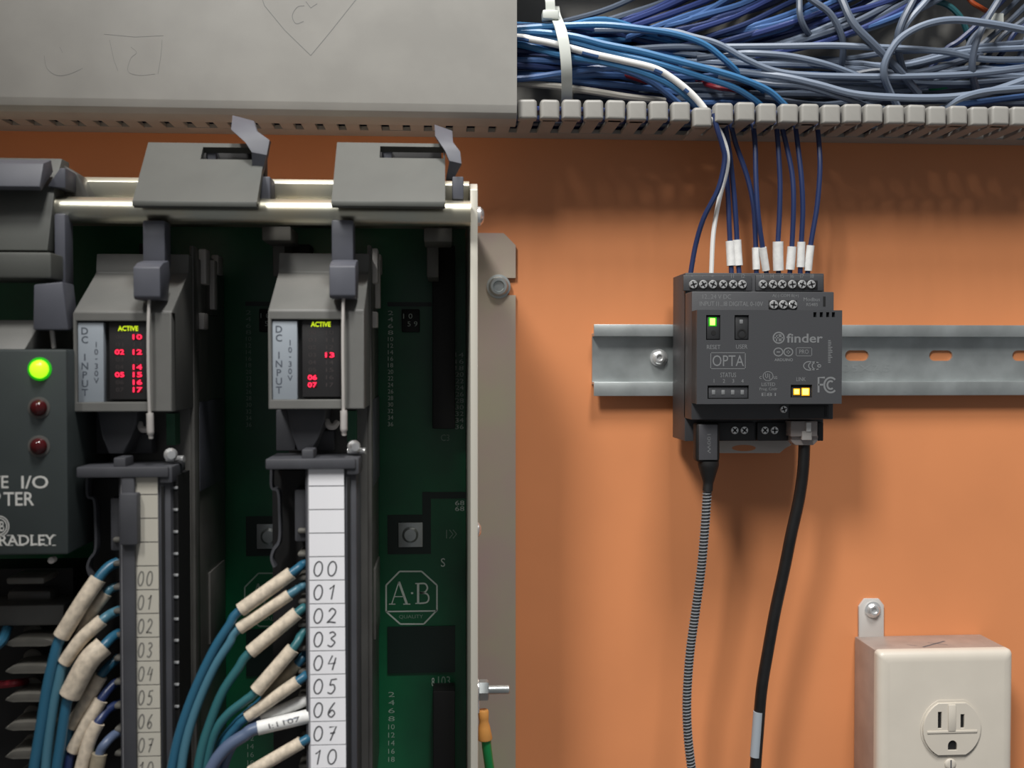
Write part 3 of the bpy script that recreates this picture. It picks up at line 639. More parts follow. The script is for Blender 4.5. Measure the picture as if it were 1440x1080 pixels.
# braid: pale wraps round the cord
path = smooth_path(cord, 60); acc = [0]
for a, b in zip(path, path[1:]): acc.append(acc[-1] + (b - a).length)
bm = B(); tot = acc[-1]; pitch_b = 1.6
def at_len(s):
    lo, hi = 0, len(acc) - 1
    while hi - lo > 1:
        mid = (lo + hi) // 2
        if acc[mid] <= s: lo = mid
        else: hi = mid
    return path[lo].lerp(path[hi], (s - acc[lo]) / max(1e-6, acc[hi] - acc[lo])), (path[hi] - path[lo]).normalized()
s = 1.0; hx = []
while s < tot - 1:
    p, t = at_len(s); ref = Vector((0, 0, 1)); a1 = (ref - t * ref.dot(t)).normalized(); a2 = t.cross(a1); ang = 2 * math.pi * s / pitch_b
    hx.append(p + (a1 * math.cos(ang) + a2 * math.sin(ang)) * 2.0); s += pitch_b / 9
tube(bm, hx, 0.36, 4, 1, sm=False)
mat('braid_pale', (124, 126, 130), 0.5)
obj('braid_thread', bm, 'braid_pale', usb)
lan = thing('network_cable', 'black network cable with clear plug hanging from the controller', 'cable', U(1131, 620, 40))
bm = B(); pb(bm, 1112, 592, 1150, 614, 44, 34, 0.5); obj('plug_body', bm, 'clear_plastic', lan)
bm = B(); prism_d(bm, [U(a, b, 41)[:2] for a, b in ((1112, 612), (1150, 612), (1149, 620), (1143, 626), (1118, 626), (1112, 621))], 35, 42, 0.5); obj('plug_tail', bm, 'clear_plastic', lan)
bm = B(); pb(bm, 1134, 594, 1141, 607, 45.2, 43.6, 0.3); obj('latch_tab', bm, 'sleeve_white', lan)
bm = B(); pb(bm, 1128, 606, 1142, 619, 44.6, 42, 0.4); obj('latch_tab', bm, 'clip_grey', lan)
lp = [U(*p) for p in dz([(1131, 606), (1131, 630), (1129, 665), (1123, 705), (1113, 750), (1103, 800), (1090, 860), (1080, 915), (1071, 970), (1066, 1030), (1062, 1085), (1060, 1130)], (38, 38, 36, 34, 33, 32))]
bm = B(); tube(bm, lp, 2.75, 14, 8); obj('jacket', bm, 'cable_black', lan)
P = smooth_path(lp, 12); ua_, ub_ = UU(996, 33, 1064), UU(1068, 33, 1064)
seg = [p + Vector((-0.75, 0, 0.55)) for p in P if ub_ <= p.y <= ua_]
bm = B(); tube(bm, seg, 2.5, 12, 1, sm=False); obj('cable_label', bm, 'tag_blue', lan)

# ------------------------------------------------------------------ outlet box
DO = 32.0
ob = thing('outlet_box', 'beige surface-mounted power outlet box at the lower right', 'outlet', U(1330, 1080, 0))
ox0, ox1, ot = UX(1236, DO, 1000), UX(1426, DO, 1000), UU(916, DO, 1330)
obt = ot - 118
bm = B(); bx(bm, ox0 + 0.4, ox1 - 0.4, obt + 0.4, ot - 0.4, 0.3, DO - 4, 0.8); obj('steel_box', bm, 'box_paint', ob)
bm = B(); loops = []
def rrect(i, r, n=5):
    x0, x1, u0, u1 = ox0 + i, ox1 - i, obt + i, ot - i; out = []
    for cx, cu_, a0 in ((x1 - r, u1 - r, 0), (x0 + r, u1 - r, 90), (x0 + r, u0 + r, 180), (x1 - r, u0 + r, 270)):
        out += [(cx + r * math.cos(math.radians(a0 + 90 * k / n)), cu_ + r * math.sin(math.radians(a0 + 90 * k / n))) for k in range(n + 1)]
    return out
for i, d in ((0, DO - 6), (0, DO - 3.2), (0.5, DO - 1.8), (1.6, DO - 0.75), (3.2, DO - 0.2), (5.0, DO)): loops.append([bm.verts.new((x, u, d)) for x, u in rrect(i, max(0.6, 2.2 - i * 0.2))])
for A, Bq in zip(loops, loops[1:]):
    for k in range(len(A)): bm.faces.new((A[k], A[(k + 1) % len(A)], Bq[(k + 1) % len(A)], Bq[k]))
bm.faces.new(loops[0][::-1]); bm.faces.new(loops[-1])
plate = obj('cover_plate', bm, 'plate_ivory', ob)
rc_ = U(1337, 1024, DO)
def recept(cx, cu_):
    R, H = 15.4, 13.9
    a = math.degrees(math.asin(H / R))
    loop = circ(cx, cu_, R, R, 14, -a, a) + circ(cx, cu_, R, R, 14, 180 - a, 180 + a)
    bm = B(); prism_d(bm, loop, DO - 1, DO + 0.35); rim = obj('receptacle', bm, 'plate_ivory', ob)
    L2 = circ(cx, cu_, R - 0.9, R - 0.9, 14, -a + 3, a - 3) + circ(cx, cu_, R - 0.9, R - 0.9, 14, 180 - a + 3, 180 + a - 3)
    sl = [[(cx + sx - 0.95, cu_ + 0.4), (cx + sx + 0.95, cu_ + 0.4), (cx + sx + 0.95, cu_ + 0.4 + h), (cx + sx - 0.95, cu_ + 0.4 + h)] for sx, h in ((-6.2, 8.2), (5.2, 6.8))]
    gx, gu = cx + 0.3, cu_ - 8.6
    gr = [(gx - 2.3, gu - 1.8), (gx + 2.3, gu - 1.8)] + circ(gx, gu + 0.4, 2.3, 2.6, 10, 0, 180)
    plate2d('receptacle_face', L2, sl + [gr], DO + 0.3, DO + 1.4, 'plate_ivory', rim, 0.15)
    bm = B(); bx(bm, cx - 2.2, cx + 1.6, cu_ - 0.9, cu_ + 12.2, DO + 1.3, DO + 2.1, 0.35); bx(bm, cx - 12.6, cx + 12.6, cu_ - 1.9, cu_ - 0.6, DO + 1.3, DO + 1.8, 0.3); obj('raised_rib', bm, 'plate_ivory', rim)
    bm = B(); bx(bm, cx - 9, cx + 9, cu_ - 12, cu_ + 10, DO + 0.28, DO + 0.38); obj('slot_contact', bm, 'black', rim)
recept(rc_[0], rc_[1])
sc = U(1336, 1074, DO)
recept(rc_[0], 2 * sc[1] - rc_[1] - 3)
bm = B(); screw_bm(bm, sc, 2.8, 1.0, False); s1 = obj('plate_screw', bm, 'plate_ivory', ob)
bm = B(); bx(bm, sc[0] - 0.35, sc[0] + 0.35, sc[1] - 2.2, sc[1] + 2.2, DO + 0.98, DO + 1.05); obj('screw_slot', bm, 'ink', s1)
t0 = U(1226, 862, 1.5)
bm = B(); prism_d(bm, [U(a, b, 1.8)[:2] for a, b in ((1208, 905), (1208, 853), (1216, 842), (1236, 842), (1243, 851), (1243, 905))], 0.2, 1.9, 0.25); obj('mounting_tab', bm, 'clip_grey', ob)
bm = B(); lathe(bm, U(1227, 857, 1.9), (0, 0, 1), [(0, 4.2), (0.7, 4.2), (0.9, 3.2), (2.2, 3.1), (2.8, 2.4), (2.8, 1.6), (1.9, 1.4), (1.9, 0)], 20)
tag(obj('tab_screw', bm, 'zinc_bright'), 'round-headed screw in the metal tab above the outlet box', 'screw')
for (xa, da, xb, db) in ((-8, 22, 8, 12), (-2, 14, 6, 19), (-14, 17, -10, 20)):
    bm = B(); cx = (ox0 + ox1) / 2; vs4 = [bm.verts.new((cx + x, ot - 0.36, d)) for x, d in ((xa, da), (xa + 0.7, da + 0.9), (xb + 0.7, db + 0.9), (xb, db))]; bm.faces.new(vs4); obj('scratch', bm, 'ink', ob)

# ------------------------------------------------------------------ rack chassis on the left
ch = thing('rack_chassis', 'zinc-plated card rack chassis with dark green backplane on the left', 'rack', (-60, -220, 0))
xp1 = UX(672, 100, 540); xp0 = UX(661.5, 100, 540)
uTop = UU(256, 100, 660); UBOT = -240.0; XLEFT = -300.0
bm = B(); prism_x(bm, [(0.3, uTop - 4), (90, uTop), (96, uTop), (100, uTop - 3), (100, UBOT), (0.3, UBOT)], xp0, xp1, 0.3); obj('side_plate', bm, 'plate_edge', ch)
xf = UX(725, 1.5, 500); ft = UU(328, 1.5, 700)
nt_ = UU(403, 1.5, 700)
flange = [(xp1 - 0.5, UBOT), (xf, UBOT), (xf, nt_ - 4.3), (xf - 5, nt_ - 4.3), (xf - 7, nt_ - 2), (xf - 7, nt_ + 2), (xf - 5, nt_ + 4.3), (xf, nt_ + 4.3), (xf, ft - 6), (xf - 6, ft), (xp1 - 0.5, ft)]
plate2d('mounting_flange', flange, [], 0.2, 2.2, 'flange_zinc', ch)
bm = B(); lathe(bm, U(701, 403, 2.2), (0, 0, 1), [(0, 6.0), (1.0, 6.0), (1.2, 5.0), (2.4, 4.8), (3.2, 4.0), (3.2, 2.8), (2.0, 2.4), (2.0, 0)], 24)
tag(obj('flange_screw', bm, 'zinc'), 'round-headed screw in the notch of the rack flange', 'screw')
bm = B(); bx(bm, XLEFT, xp0, uTop - 9, uTop - 7.5, 2, 88); obj('top_plate', bm, 'flange_zinc', ch)
uL0, uL1 = UU(288, 88, 400), UU(251, 88, 400)
bm = B(); prism_x(bm, [(86, uL0), (88, uL0), (88, uL1 - 2), (86.5, uL1), (82, uL1 + 0.4), (80, uL1 - 1), (86, uL1 - 2)], XLEFT, xp0, 0.25); obj('front_lip', bm, 'zinc_yellow', ch)
tc_ = U(500, 299, 104)
bm = B(); lathe(bm, (XLEFT, tc_[1], 104), (1, 0, 0), [(0, 5.1), (xp0 - XLEFT, 5.1)], 28); obj('hinge_bar', bm, 'zinc_yellow', ch)
bm = B(); lathe(bm, (xp1, UU(304, 96, 678), 96), (1, 0, 0), [(0, 4.0), (1.2, 3.9), (2.4, 2.6), (2.8, 1.2), (2.8, 0)], 20); obj('side_screw', bm, 'zinc_bright', ch)
bm = B(); lathe(bm, (xp1, UU(745, 80, 676), 80), (1, 0, 0), [(0, 3.2), (1.0, 3.0), (1.9, 1.8), (2.1, 0)], 20); obj('side_screw', bm, 'zinc_bright', ch)
# earth stud
us2 = UU(970, 70, 690)
bm = B(); lathe(bm, (xp1, us2, 70), (1, 0, 0), [(0, 1.9), (14.4, 1.9), (14.8, 1.5), (14.8, 0)], 14); sd_ = obj('earth_stud', bm, 'zinc', ch)
bm = B(); hexagon(bm, (xp1 + 1.4, us2, 70), (1, 0, 0), 4.6, 4.2); obj('hex_nut', bm, 'zinc', ch)
bm = B(); lathe(bm, (xp1 + 0.2, us2, 70), (1, 0, 0), [(0, 5.0), (1.0, 5.0)], 20); obj('washer', bm, 'zinc_bright', ch)
gw = thing('earth_wire', 'green earth wire with an orange crimp lug on the rack stud', 'wire', (xp1 + 3, UU(1020, 70, 682), 70))
bm = B(); tube(bm, [U(*p) for p in dz([(683, 1030), (684, 1046), (687, 1070), (691, 1100), (694, 1140)], (70, 70, 68, 64))], 2.1, 12, 6); obj('insulation', bm, 'ground_green', gw)
c = U(682, 1040, 70)
bm = B(); lathe(bm, c, (-0.06, 1, 0), [(0, 3.1), (0.6, 3.3), (5.5, 2.6), (8, 2.0), (9.2, 2.2), (12.5, 2.4), (13.2, 2.0)], 18); obj('crimp_sleeve', bm, 'ferrule', gw)
bm = B(); bx(bm, xp1 + 0.3, xp1 + 1.5, c[1] + 12.5, us2 + 3, 67, 73, 0.4); obj('lug', bm, 'zinc_bright', gw)

# backplane
DPB = 22.0
bp = None
bm = B(); bx(bm, XLEFT + 2, xp0 - 0.3, UBOT, uTop - 9, DPB - 2, DPB); bp = obj('backplane', bm, 'pcb', ch)
def pbox(name, x0, y0, x1, y1, h, m, bev=0.0):
    bm = B(); pb(bm, x0, y0, x1, y1, DPB + h, DPB - 0.5 if h < 1 else DPB - 0.2, bev); return obj(name, bm, m, bp)
SH = UX(578, DPB) - UX(379, DPB)
def logo(dx):
    def q(px, py): p = U(px, py, DPB); return (p[0] - dx, p[1])
    oc = [(543, 823), (562, 803.5), (593, 803.5), (614.5, 823), (614.5, 858), (596, 877.5), (563, 877.5), (543, 860)]
    bm = B()
    ring = [q(*p) for p in oc[0:8]]
    for a, b in zip(ring, ring[1:] + ring[:1]): ribbon(bm, [a, b], 0.75, DPB + 0.06)
    ribbon(bm, [q(543, 860), q(614, 859)], 0.7, DPB + 0.06)
    for L, w in (([(551, 849), (561, 818)], 0.5), ([(561, 818), (572, 849)], 1.1), ([(554.5, 839), (568, 839)], 0.45), ([(547, 849.5), (556, 849.5)], 0.5), ([(567, 849.5), (577, 849.5)], 0.5),
                 ([(578, 834), (581, 834)], 0.9), ([(588, 821), (588, 848)], 1.1), ([(584, 820.5), (592, 820.5)], 0.5), ([(584, 848.5), (592, 848.5)], 0.5)):
        ribbon(bm, [q(*p) for p in L], w, DPB + 0.07)
    for L in (sm2([(590, 820.5), (598, 821), (601, 827), (597, 833), (590, 833.5)]), sm2([(590, 833.5), (600, 835), (603, 841), (600, 847), (590, 848.5)])): ribbon(bm, [q(*p) for p in L], 0.75, DPB + 0.08)
    o = obj('printed_logo', bm, 'silk' if dx == 0 else 'silk_dim', bp)
    c = q(578, 867.5); text('QUALITY', c[0], c[1], DPB, 11.5, 2.0, 'silk_dim', bp)
logo(0); logo(SH)
for k in (0, 1, 2):
    dx = SH * k; OFF[0] = -dx
    pbox('edge_connector', 608, 345, 640, 603, 13, 'black', 0.6)
    pbox('edge_connector', 609, 972, 640, 1130, 13, 'black', 0.6)
    pbox('cable_slot', 545, 881, 640, 946, 0.8, 'pcb_trace')
    if k < 2:
        bm = B(); pb(bm, 596, 320, 636, 340, DPB + 62, DPB + 40, 0.6); pb(bm, 600, 338, 617, 390, DPB + 40, DPB + 14, 0.6); obj('card_guide', bm, 'fin_grey', bp)
        for i in range(18):
            ptext(str(2 * i + 2), 545.5, 437 + i * 9.2, 553, 443 + i * 9.2, DPB, 'silk_dim' if k else 'silk', bp, name='printed_number')
            if i >= 6: ptext(str(2 * i + 2), 640.5, 440 + i * 9.2 + 0.5, 652, 447 + i * 9.2, DPB, 'silk', bp, name='printed_number')
        for i in range(9): ptext(str(2 * i + 2), 546, 973 + i * 11.4, 555, 980 + i * 11.4, DPB, 'silk_dim', bp, name='printed_number')
        ptext('C3', 620, 611, 632, 620, DPB, 'silk_dim', bp); ptext('103', 616, 951, 633, 964, DPB, 'silk_dim', bp)
        ptext('8', 607, 953, 611, 965, DPB, 'silk', bp); ptext('68', 640, 704, 653, 710.5, DPB, 'silk', bp); ptext('68', 640, 712, 653, 718.5, DPB, 'silk', bp); ptext('S', 620, 785, 626, 797, DPB, 'silk', bp)
        pr([[(628, 745), (628, 757)], [(632, 745), (637, 751), (632, 757)], [(637, 745), (642, 751), (637, 757)]], 0.4, 'silk_dim', 'printed_mark', DPB, bp)
        s_ = pbox('jumper_switch', 565, 435, 590, 467, 3.0, 'black', 0.4)
        ptext('1 0', 567, 441, 580, 448, DPB + 3, 'silk', s_); ptext('5 9', 573, 452, 587, 459, DPB + 3, 'silk', s_)
        pbox('trace', 545, 724, 606, 779, 0.3, 'pcb_trace'); pbox('trace', 594, 692, 657, 701, 0.3, 'pcb_trace'); pbox('trace', 594, 692, 606, 730, 0.32, 'pcb_trace'); pbox('trace', 545, 425, 607, 431, 0.3, 'pcb_trace')
        pd = pbox('screw_pad', 560, 735, 594.5, 769.5, 1.4, 'zinc', 0.3)
        bm = B(); lathe(bm, U(577, 752, DPB + 1.4), (0, 0, 1), [(0, 3.9), (0.6, 3.9), (1.6, 2.8), (1.8, 0)], 20); obj('pad_screw', bm, 'zinc', pd)
OFF[0] = 0

# ------------------------------------------------------------------ latching flaps above the card slots
def flap(name, lab, xb0, xb1, xt0, win, hx, loc):
    t = thing(name, lab, 'latch', loc, 'raised rack latches')
    d1, d2 = 118.0, 96.0
    y1, y2 = 284, 201
    a = U(xb0, y1, d1); b = U(xb1, y1, d1); c = UU(y2, d2, (xb0 + xb1) / 2)
    # sloping plate with a real window: two long rails and two bridges along the slope
    def at(fx, fs, off=0):
        x = a[0] + (b[0] - a[0]) * fx; u = a[1] + (c - a[1]) * fs; d = d1 + (d2 - d1) * fs
        nx, nu = (c - a[1]), (d1 - d2); l = math.hypot(nx, nu)
        return (x, u - nu / l * off * 1, d - nx / l * off)
    def piece(f0, f1, s0, s1, bm):
        v = [bm.verts.new(at(fx, fs, o)) for o in (0, 3) for fs in (s0, s1) for fx in (f0, f1)]
        for f in ((0, 1, 3, 2), (4, 6, 7, 5), (0, 4, 5, 1), (2, 3, 7, 6), (0, 2, 6, 4), (1, 5, 7, 3)): bm.faces.new([v[i] for i in f])
    w0, w1, s0, s1 = win
    bm = B(); piece(0, 1, 0, s0, bm); piece(0, 1, s1, 1, bm); piece(0, w0, s0, s1, bm); piece(w1, 1, s0, s1, bm)
    bmesh.ops.remove_doubles(bm, verts=bm.verts[:], dist=0.001)
    obj('flap_plate', bm, 'flap_grey', t)
    bm = B(); bx(bm, a[0], b[0], a[1] - 1.6, a[1] + 0.6, d1 - 5, d1 + 0.6, 0.4); obj('front_edge', bm, 'flap_grey', t)
    bm = B(); bx(bm, a[0] + (b[0] - a[0]) * w0 + 0.5, a[0] + (b[0] - a[0]) * w0 + 4.5, at(0, s0)[1] - 1, at(0, s1)[1] - 0.5, d2 - 12, d2 - 1, 0.3); obj('spring_tab', bm, 'latch_grey', t)
    bm = B(); bx(bm, a[0] + 1.5, b[0] - 1.5, a[1] + 1, c - 1.5, 84, 91, 0.3); obj('latch_body', bm, 'black', t)
    h = hx
    bm = B(); L = []
    oy = 0
    for (lx, ly, rx, ry, d) in (((-37, 175, -12, 184, 97), (-36, 191, -11, 200, 104), (-22, 212, -1, 213, 106), (-16, 226, 1, 230, 107), (-21, 252, -11, 252, 102)) if hx > 500 else ((-49, 162, -19, 170, 97), (-51, 182, -15, 184, 104), (-31, 200, 3, 197, 106), (-22, 214, -1, 218, 107), (-21, 252, -10, 252, 102))):
        p = Vector(U(h + lx, ly + oy, d)); r = Vector(U(h + rx, ry + oy, d)); dv = Vector((0, 0, 3.5))
        L.append([bm.verts.new(p), bm.verts.new(r), bm.verts.new(r - dv), bm.verts.new(p - dv)])
    for q, r in zip(L, L[1:]):
        for k in range(4): bm.faces.new((q[k], q[(k + 1) % 4], r[(k + 1) % 4], r[k]))
    bm.faces.new(L[0]); bm.faces.new(L[-1][::-1])
    obj('finger_lever', bm, 'latch_grey', t)
    bm = B(); pb(bm, h - 12, 248, h + 4, 280, 104, 92, 0.5); obj('lever_pivot', bm, 'latch_grey', t)
    return t
flap('slot_latch', 'grey latch flap raised above the middle input module', 186, 361, 210, (0.47, 0.965, 0.72, 0.93), 376, U(280, 290, 100))
flap('slot_latch', 'grey latch flap raised above the empty slot by the rack end', 466, 626, 475, (0.4, 0.985, 0.74, 0.94), 648, U(545, 290, 100))

# ------------------------------------------------------------------ input modules with swing arms
LEDS = {'left': ({2, 5}, {0, 2, 4, 5, 6, 7}), 'right': ({6, 7}, {3})}
def module(side, lab):
    m = thing('input_module', lab, 'module', U(445, 575, 100), 'input modules')
    D1 = 122.0
    xa, xb = UX(377, D1, 505), UX(512, D1, 505)
    uf0, uf1 = UU(575, D1, 445), UU(435, D1, 445)
    us1, ub1 = UU(386, 97, 445), UU(356, 95, 445)
    bm = B(); prism_x(bm, [(D1 - 5, uf0), (D1 - 5, uf1 - 4), (D1 - 0.6, uf1 - 1.6), (D1 - 1, uf1), (97, us1), (95, us1 + 1), (95, ub1), (62, ub1), (62, uf0)], xa, xb, 0.5); obj('housing', bm, 'module_grey', m)
    hole = rect(382, 449, 480, 562, D1)
    plate2d('bezel', [(xa, uf0), (xb, uf0), (xb, uf1 - 0.6), (xa, uf1 - 0.6)], [hole], D1 - 6, D1, 'module_grey', m, 0.4)
    bm = B(); pb(bm, 382.5, 450, 480, 562, D1 - 4.2, D1 - 6); obj('window_recess', bm, 'black', m)
    bm = B(); pb(bm, 383, 451, 418, 562, D1 - 1.0, D1 - 5, 0.2); tg = obj('type_label', bm, 'tag_blue', m)
    dl = D1 - 1.0
    for i, ch_ in enumerate('DC INPUT'):
        if ch_ != ' ': ptext(ch_, 388.5, 458 + i * 12.2, 396, 468 + i * 12.2, dl, 'tag_ink', tg, keep=1, bold=0.12)
    for i, ch_ in enumerate('10-30V'): ptext(ch_, 405.5, 478 + i * 10, 410.5, 486 + i * 10, dl, 'tag_ink', tg, keep=1, bold=0.12)
    bm = B(); pb(bm, 425, 449, 479, 558, D1 - 2.2, D1 - 5, 0.2); ds_ = obj('display_window', bm, 'display', m)
    de = D1 - 2.2
    y0 = 0 if side == 'right' else 3.5
    bm = B(); pb(bm, 436, 452 + y0, 466, 459.5 + y0, de + 0.12, de - 0.3); aa = obj('active_lamp', bm, 'display', ds_)
    ptext('ACTIVE', 437, 452.5 + y0, 465, 459.5 + y0, de + 0.12, 'led_lime', aa, bold=0.3)
    for col, x in ((0, 432.5), (1, 457)):
        for r in range(8):
            y = 463.5 + r * 10.5 + y0
            lit = r in LEDS[side][col]
            s = '%d%d' % (col, r)
            if lit:
                bm = B(); pb(bm, x, y, x + 13.5, y + 8.4, de + 0.15, de - 0.3, 0.3); l = obj('lit_indicator', bm, 'lamp_red', ds_)
                ptext(s, x + 0.3, y + 0.6, x + 13.2, y + 7.8, de + 0.15, 'led_red', l, bold=0.25)
            else: ptext(s, x + 1.5, y + 1.2, x + 12, y + 7, de, 'led_off', ds_)
    # card case behind
    xc0 = xa + 2.5
    bm = B(); bx(bm, xc0, xb - 0.8, UU(1140, 88, 470), ub1 - 2, DPB + 2, 88, 0.5); obj('card_case', bm, 'case_grey', m)
    bm = B(); bx(bm, xb - 1.2, xb + 0.4, UU(1140, 88, 515), UU(345, 88, 515), 80, 88.4, 0.3); obj('case_rail', bm, 'case_grey', m)
    for (ya, yb, da, db) in ((360, 440, 40, 66), (560, 680, 30, 78), (800, 900, 30, 60)):
        bm = B(); bx(bm, xb - 1.0, xb + 0.1, UU(ya, 60, 520), UU(yb, 60, 520), da, db, 0.3); obj('case_panel', bm, 'latch_grey' if ya == 560 else 'case_grey', m)
    for (ya, yb, da, db) in ((352, 400, 66, 74), (362, 432, 52, 58), (440, 462, 70, 78), (352, 380, 40, 50)):  # highlights on the case side, put in as pale raised blocks
        bm = B(); bx(bm, xb - 1.0, xb + 2.2, UU(ya, 65, 520), UU(yb, 65, 520), da, db, 0.6); obj('lit_facet', bm, 'clip_grey', m)
    # neck below the housing
    bm = B(); pb(bm, 388, 576, 424, 634, 98, 90, 0.5); obj('neck_post', bm, 'arm_grey', m)
    bm = B(); prism_d(bm, [U(a, b, 112)[:2] for a, b in ((400, 570), (459, 570), (457, 592), (448, 614), (440, 634), (418, 634), (410, 610))], 92, 112, 0.8); obj('neck_funnel', bm, 'arm_grey', m)
    bm = B(); pb(bm, 413, 606, 469, 634, 98, 90, 0.5); obj('neck_block', bm, 'arm_grey', m)
    bm = B(); tube(bm, [U(*p) for p in ((459, 592, 108), (463, 599, 110), (469, 600, 110), (474, 594, 108))], 1.3, 8, 4); obj('hook', bm, 'clip_grey', m)
    bm = B(); pb(bm, 488, 578, 500, 622, 96, 60); obj('circuit_board', bm, 'pcb', m)
    # locking latch and rod
    bm = B(); pb(bm, 466, 309, 497, 372, 112, 103, 0.8); ltop = UU(366, 127, 481)
    obj('latch_arm', bm, 'latch_grey', m)
    xla, xlb = UX(463, 127, 395), UX(500, 127, 395); lb = UU(419, 127, 481)
    bm = B(); prism_x(bm, [(114, ltop + 1.5), (122, ltop), (127, ltop - 2.2), (127, lb + 1), (126, lb), (116, lb), (112, ltop - 4)], xla, xlb, 0.5); obj('latch_catch', bm, 'latch_grey', m)
    bm = B(); tube(bm, [U(483, 414, 124), U(482, 470, 125), U(482.5, 540, 125), U(483, 580, 124)], 0.62, 8, 4); tube(bm, [U(483, 577, 124), U(483.5, 583, 124), U(483.5, 602, 123.5), U(484, 612, 123)], lambda t: 1.35 if t < 0.8 else 0.9, 10, 4); obj('pull_rod', bm, 'clip_grey', m)
    return m
def arm(side, lab):
    m = thing('swing_arm', lab, 'terminal arm', U(445, 1000, 110), 'wiring arms')
    bm = B(); bx(bm, UX(373, 125, 652), UX(500, 125, 652), UU(660, 125, 440), UU(645, 125, 440), 99, 125, 0.6)
    obj('top_shelf', bm, 'arm_grey', m)
    bm = B(); pb(bm, 424, 632, 441, 650, 124.5, 114, 0.6); obj('shelf_catch', bm, 'arm_grey', m)
    bm = B(); pb(bm, 487, 644, 505, 668, 124, 108, 0.8); obj('hinge_ear', bm, 'arm_grey', m)
    bm = B(); lathe(bm, U(497, 628, 116), (0.5, 0, 1), [(0, 2.6), (1, 2.6), (2.2, 1.6), (2.4, 0)], 14); lathe(bm, U(500, 634, 112), (1, 0, 0.2), [(-3, 1.3), (4, 1.3)], 12); obj('hinge_screw', bm, 'zinc_bright', m)
    bm = B(); pb(bm, 430, 656, 502, 1150, 121.5, 100, 0.6); obj('arm_column', bm, 'arm_grey', m)
    bm = B(); pb(bm, 489, 672, 493, 1150, 122.2, 119); obj('column_groove', bm, 'black', m)
    bm = B(); pb(bm, 384, 662, 432, 1150, 104, 90); obj('arm_back', bm, 'black', m)
    bm = B(); pb(bm, 414, 688, 431, 762, 116, 102, 0.8); obj('terminal_hood', bm, 'arm_grey', m)
    bm = B(); tube(bm, [U(*p) for p in ((383, 652, 112), (383, 684, 112), (392, 690, 112), (394, 720, 112), (394, 758, 112), (386, 772, 112), (383, 784, 112), (387, 796, 112))], 1.0, 6, 4, flat=(0.9, 3.0)); obj('side_clip', bm, 'arm_grey', m)
    st0 = thing('label_strip', None, None, U(459, 900, 122)); del ORG[st0.name]; bpy.data.objects.remove(st0)
    lm = 'label_white' if side == 'right' else 'label_beige'
    bm = B(); pb(bm, 433.5, 657, 485, 1150, 122.2, 121); st = obj('label_strip', bm, 'label_line', m)
    cell0 = None
    nums = ['', '', '', ''] + ['%02d' % k for k in range(8)] + ['%d' % (10 + k) for k in range(4)]
    ys = [656, 683.5] + [683.5 + 33.1 * k for k in range(1, 14)]
    for k in range(len(ys) - 1):
        bm = B(); pb(bm, 434 + 0.25 * k, ys[k] + 0.8, 483.5 + 0.25 * k, ys[k + 1] - 0.8, 122.7, 122.1); cl = obj('label_cell', bm, lm, st)
        if nums[k]:
            p = U(439.5 if side == 'right' else 455, ys[k] + 27.5, 122.7); hand(nums[k], p[0], p[1], 5.6 if side == 'right' else 5.4, 122.78, 'ink' if side == 'right' else 'ink_dim', cl, wf=0.66 if side == 'right' else 0.42)
    # little divider tabs between the wire terminals
    tab0 = None
    for k in range(12):
        y = 749 + 33.1 * k - 2
        c = Vector(U(426, y, 116))
        if tab0 is None:
            bm = B(); pb(bm, 418, y - 3.5, 434, y + 3.5, 118, 106, 0.8); tab0 = obj('divider_tab', bm, 'fin_grey', m); cz = ORG[tab0.name].copy(); y00 = y
        else: inst(tab0, m, (cz.x, U(426, y, 118)[1], cz.z))
    return m
module('right', 'grey input module with three red numerals lit, beside the empty slot')
OFF[0] = 0; OFF[1] = 0
arm('right', 'dark swing arm with bright white hand-numbered label strip')
xL = UX(103, 122, 505) - UX(377, 122, 505)
OFF[0] = xL; OFF[1] = UU(578, 122, 170) - UU(575, 122, 170)
module('left', 'grey input module with eight red numerals lit, beside the adapter')
OFF[0] = UX(225, 122, 850) - UX(486, 122, 850); OFF[1] = UU(810, 122, 200) - UU(800, 122, 200)
armL = arm('left', 'dark swing arm with dull beige numbered label strip near the adapter')
OFF[0] = OFF[1] = 0
bm = B(); pb(bm, 172, 664, 190.5, 1150, 124.5, 118, 0.5); obj('strip_cover', bm, 'arm_grey', armL)
bm = B(); pb(bm, 168, 694, 193, 767, 127, 120, 0.7); obj('slide_clip', bm, 'arm_grey', armL)
pin0 = None
bm = B(); pb(bm, 240, 668, 252, 1150, 118, 100); obj('pin_slot', bm, 'black', armL)
for y in (686, 717, 748, 779, 809, 840, 871, 901, 932, 963, 994):
    if pin0 is None:
        bm = B(); pb(bm, 242.5, y - 2, 250, y + 2, 118.5, 117.5, 0.3); pin0 = obj('contact_pin', bm, 'zinc_bright', armL); cz = ORG[pin0.name].copy()
    else: inst(pin0, armL, (cz.x, U(246, y, 118.5)[1], cz.z))

